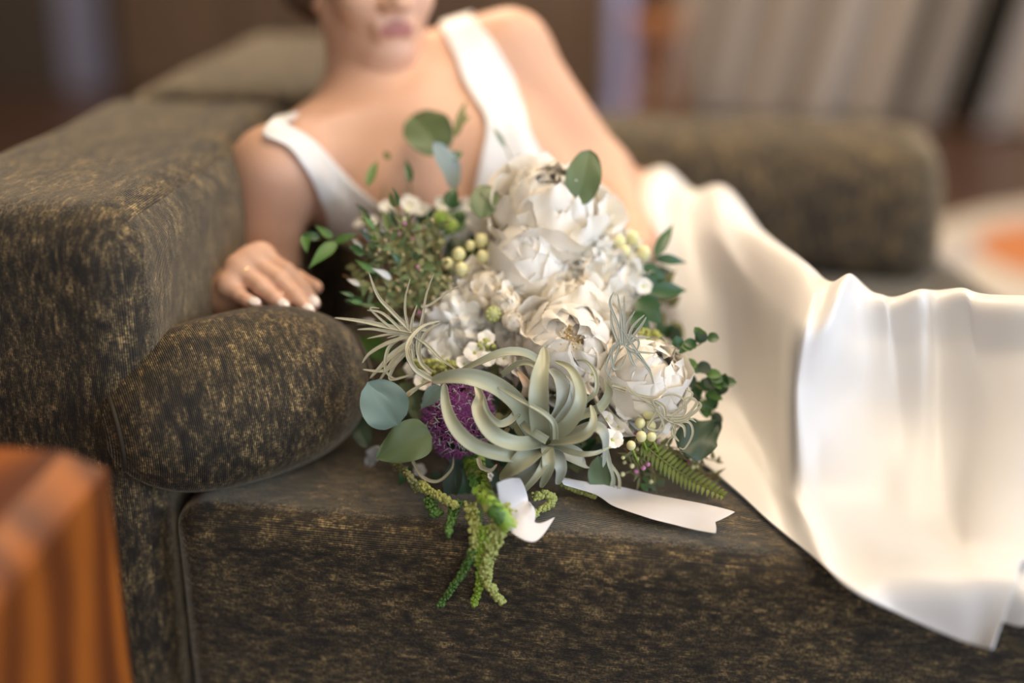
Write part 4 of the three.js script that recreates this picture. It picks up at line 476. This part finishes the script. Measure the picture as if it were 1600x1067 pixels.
{ const T = group('bract_spike', bouquet, 'fat bright green spike of overlapping bracts'), P = [at(738, 706, 1.60), at(744, 735, 1.595), onSeat(758, 775, .50), onSeat(790, 815, .455)], r = rng(9); for (let i = 0; i < 120; i++) { const t = i / 124, c = spline(P, t), a = i * 2.4, dir = spline(P, Math.min(1, t + .1)).sub(c).normalize(), out = camDir(Math.cos(a), Math.sin(a) * .6, .6); mesh('bract', leafGeo(c.clone().addScaledVector(out, .007), c.clone().addScaledVector(out, .0155 - .004 * t).addScaledVector(dir, .011), out, .0085, { shape: 'ovate', cup: -.3, nu: 4, nv: 6 }), [M.lime, M.mid, M.lime, M.amaranth, M.mid][i % 5], T); } }
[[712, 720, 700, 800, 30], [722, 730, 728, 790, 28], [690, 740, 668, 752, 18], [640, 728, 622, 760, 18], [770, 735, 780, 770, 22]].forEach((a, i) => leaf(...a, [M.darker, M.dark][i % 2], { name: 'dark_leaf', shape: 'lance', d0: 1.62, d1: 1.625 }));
// fern frond
{ const T = group('fern_frond', bouquet, 'yellow-green fern frond at the lower right'), P = [at(1000, 690, 1.585), at(1040, 722, 1.60), at(1085, 752, 1.61), onSeat(1134, 776, .436)]; mesh('stem', tube(P, .0012, .0007, 14, 5), M.fern, T); for (let i = 0; i < 20; i++) for (const s of [-1, 1]) { const t = .06 + i / 21.5, b = spline(P, t), dir = spline(P, Math.min(1, t + .05)).sub(b).normalize(), side = dir.clone().cross(camDir(0, .4, 1)).normalize().multiplyScalar(s), L = .0135 * Math.pow(Math.sin(Math.PI * (.22 + .76 * t)), .9) + .004; mesh('pinna', leafGeo(b, b.clone().addScaledVector(side, L * .92).addScaledVector(dir, L * .4), camDir(0, .4, 1), .0042, { shape: 'lance', nu: 2, nv: 5, cup: .1 }), M.fern, T); } }
// satin ribbons with swallow-tail ends
function satinRibbon(top, low, notch, label) { const A = top, B = low; const g = sheet((u, v) => { const k = v * (1 - notch * (1 - Math.abs(2 * u - 1))); return spline(A, k).lerp(spline(B, k), u).addScaledVector(V(0, 1, 0), .0025 * Math.sin(u * 3 + v * 9) + .002); }, 14, 40, .0006); const m = mesh('ribbon', g, M.ribbon, bouquet); m.userData.label = label; }
satinRibbon([[868, 748, .46], [905, 757, .445], [970, 762, .436], [1030, 775, .433], [1085, 790, .433], [1148, 804, .436]].map((q) => onSeat(...q)), [[880, 760, .455], [930, 772, .440], [962, 796, .432], [1010, 814, .431], [1060, 822, .431], [1118, 834, .432]].map((q) => onSeat(...q)), .065, 'long white satin ribbon with a swallow-tail end');
satinRibbon([[812, 750, .49], [822, 772, .462], [827, 786, .455], [829, 792, .455]].map((q) => onSeat(...q)), [[776, 758, .49], [784, 800, .45], [800, 838, .435], [835, 848, .434], [867, 809, .446]].map((q) => onSeat(...q)), .2, 'short white ribbon with a curled tail');
// every thing's group stands at its base
function rebase(o, p) { o.position.copy(p); for (const c of o.children) c.position.sub(p); }
rebase(person, V(-.24, .42, -1.9)); rebase(bouquet, V(-.22, .42, -1.55)); rebase(scene.getObjectByName('sofa'), V(-.17, 0, -1.95)); rebase(scene.getObjectByName('side_table'), V(-.75, 0, -.95));
renderer.render(scene, camera);
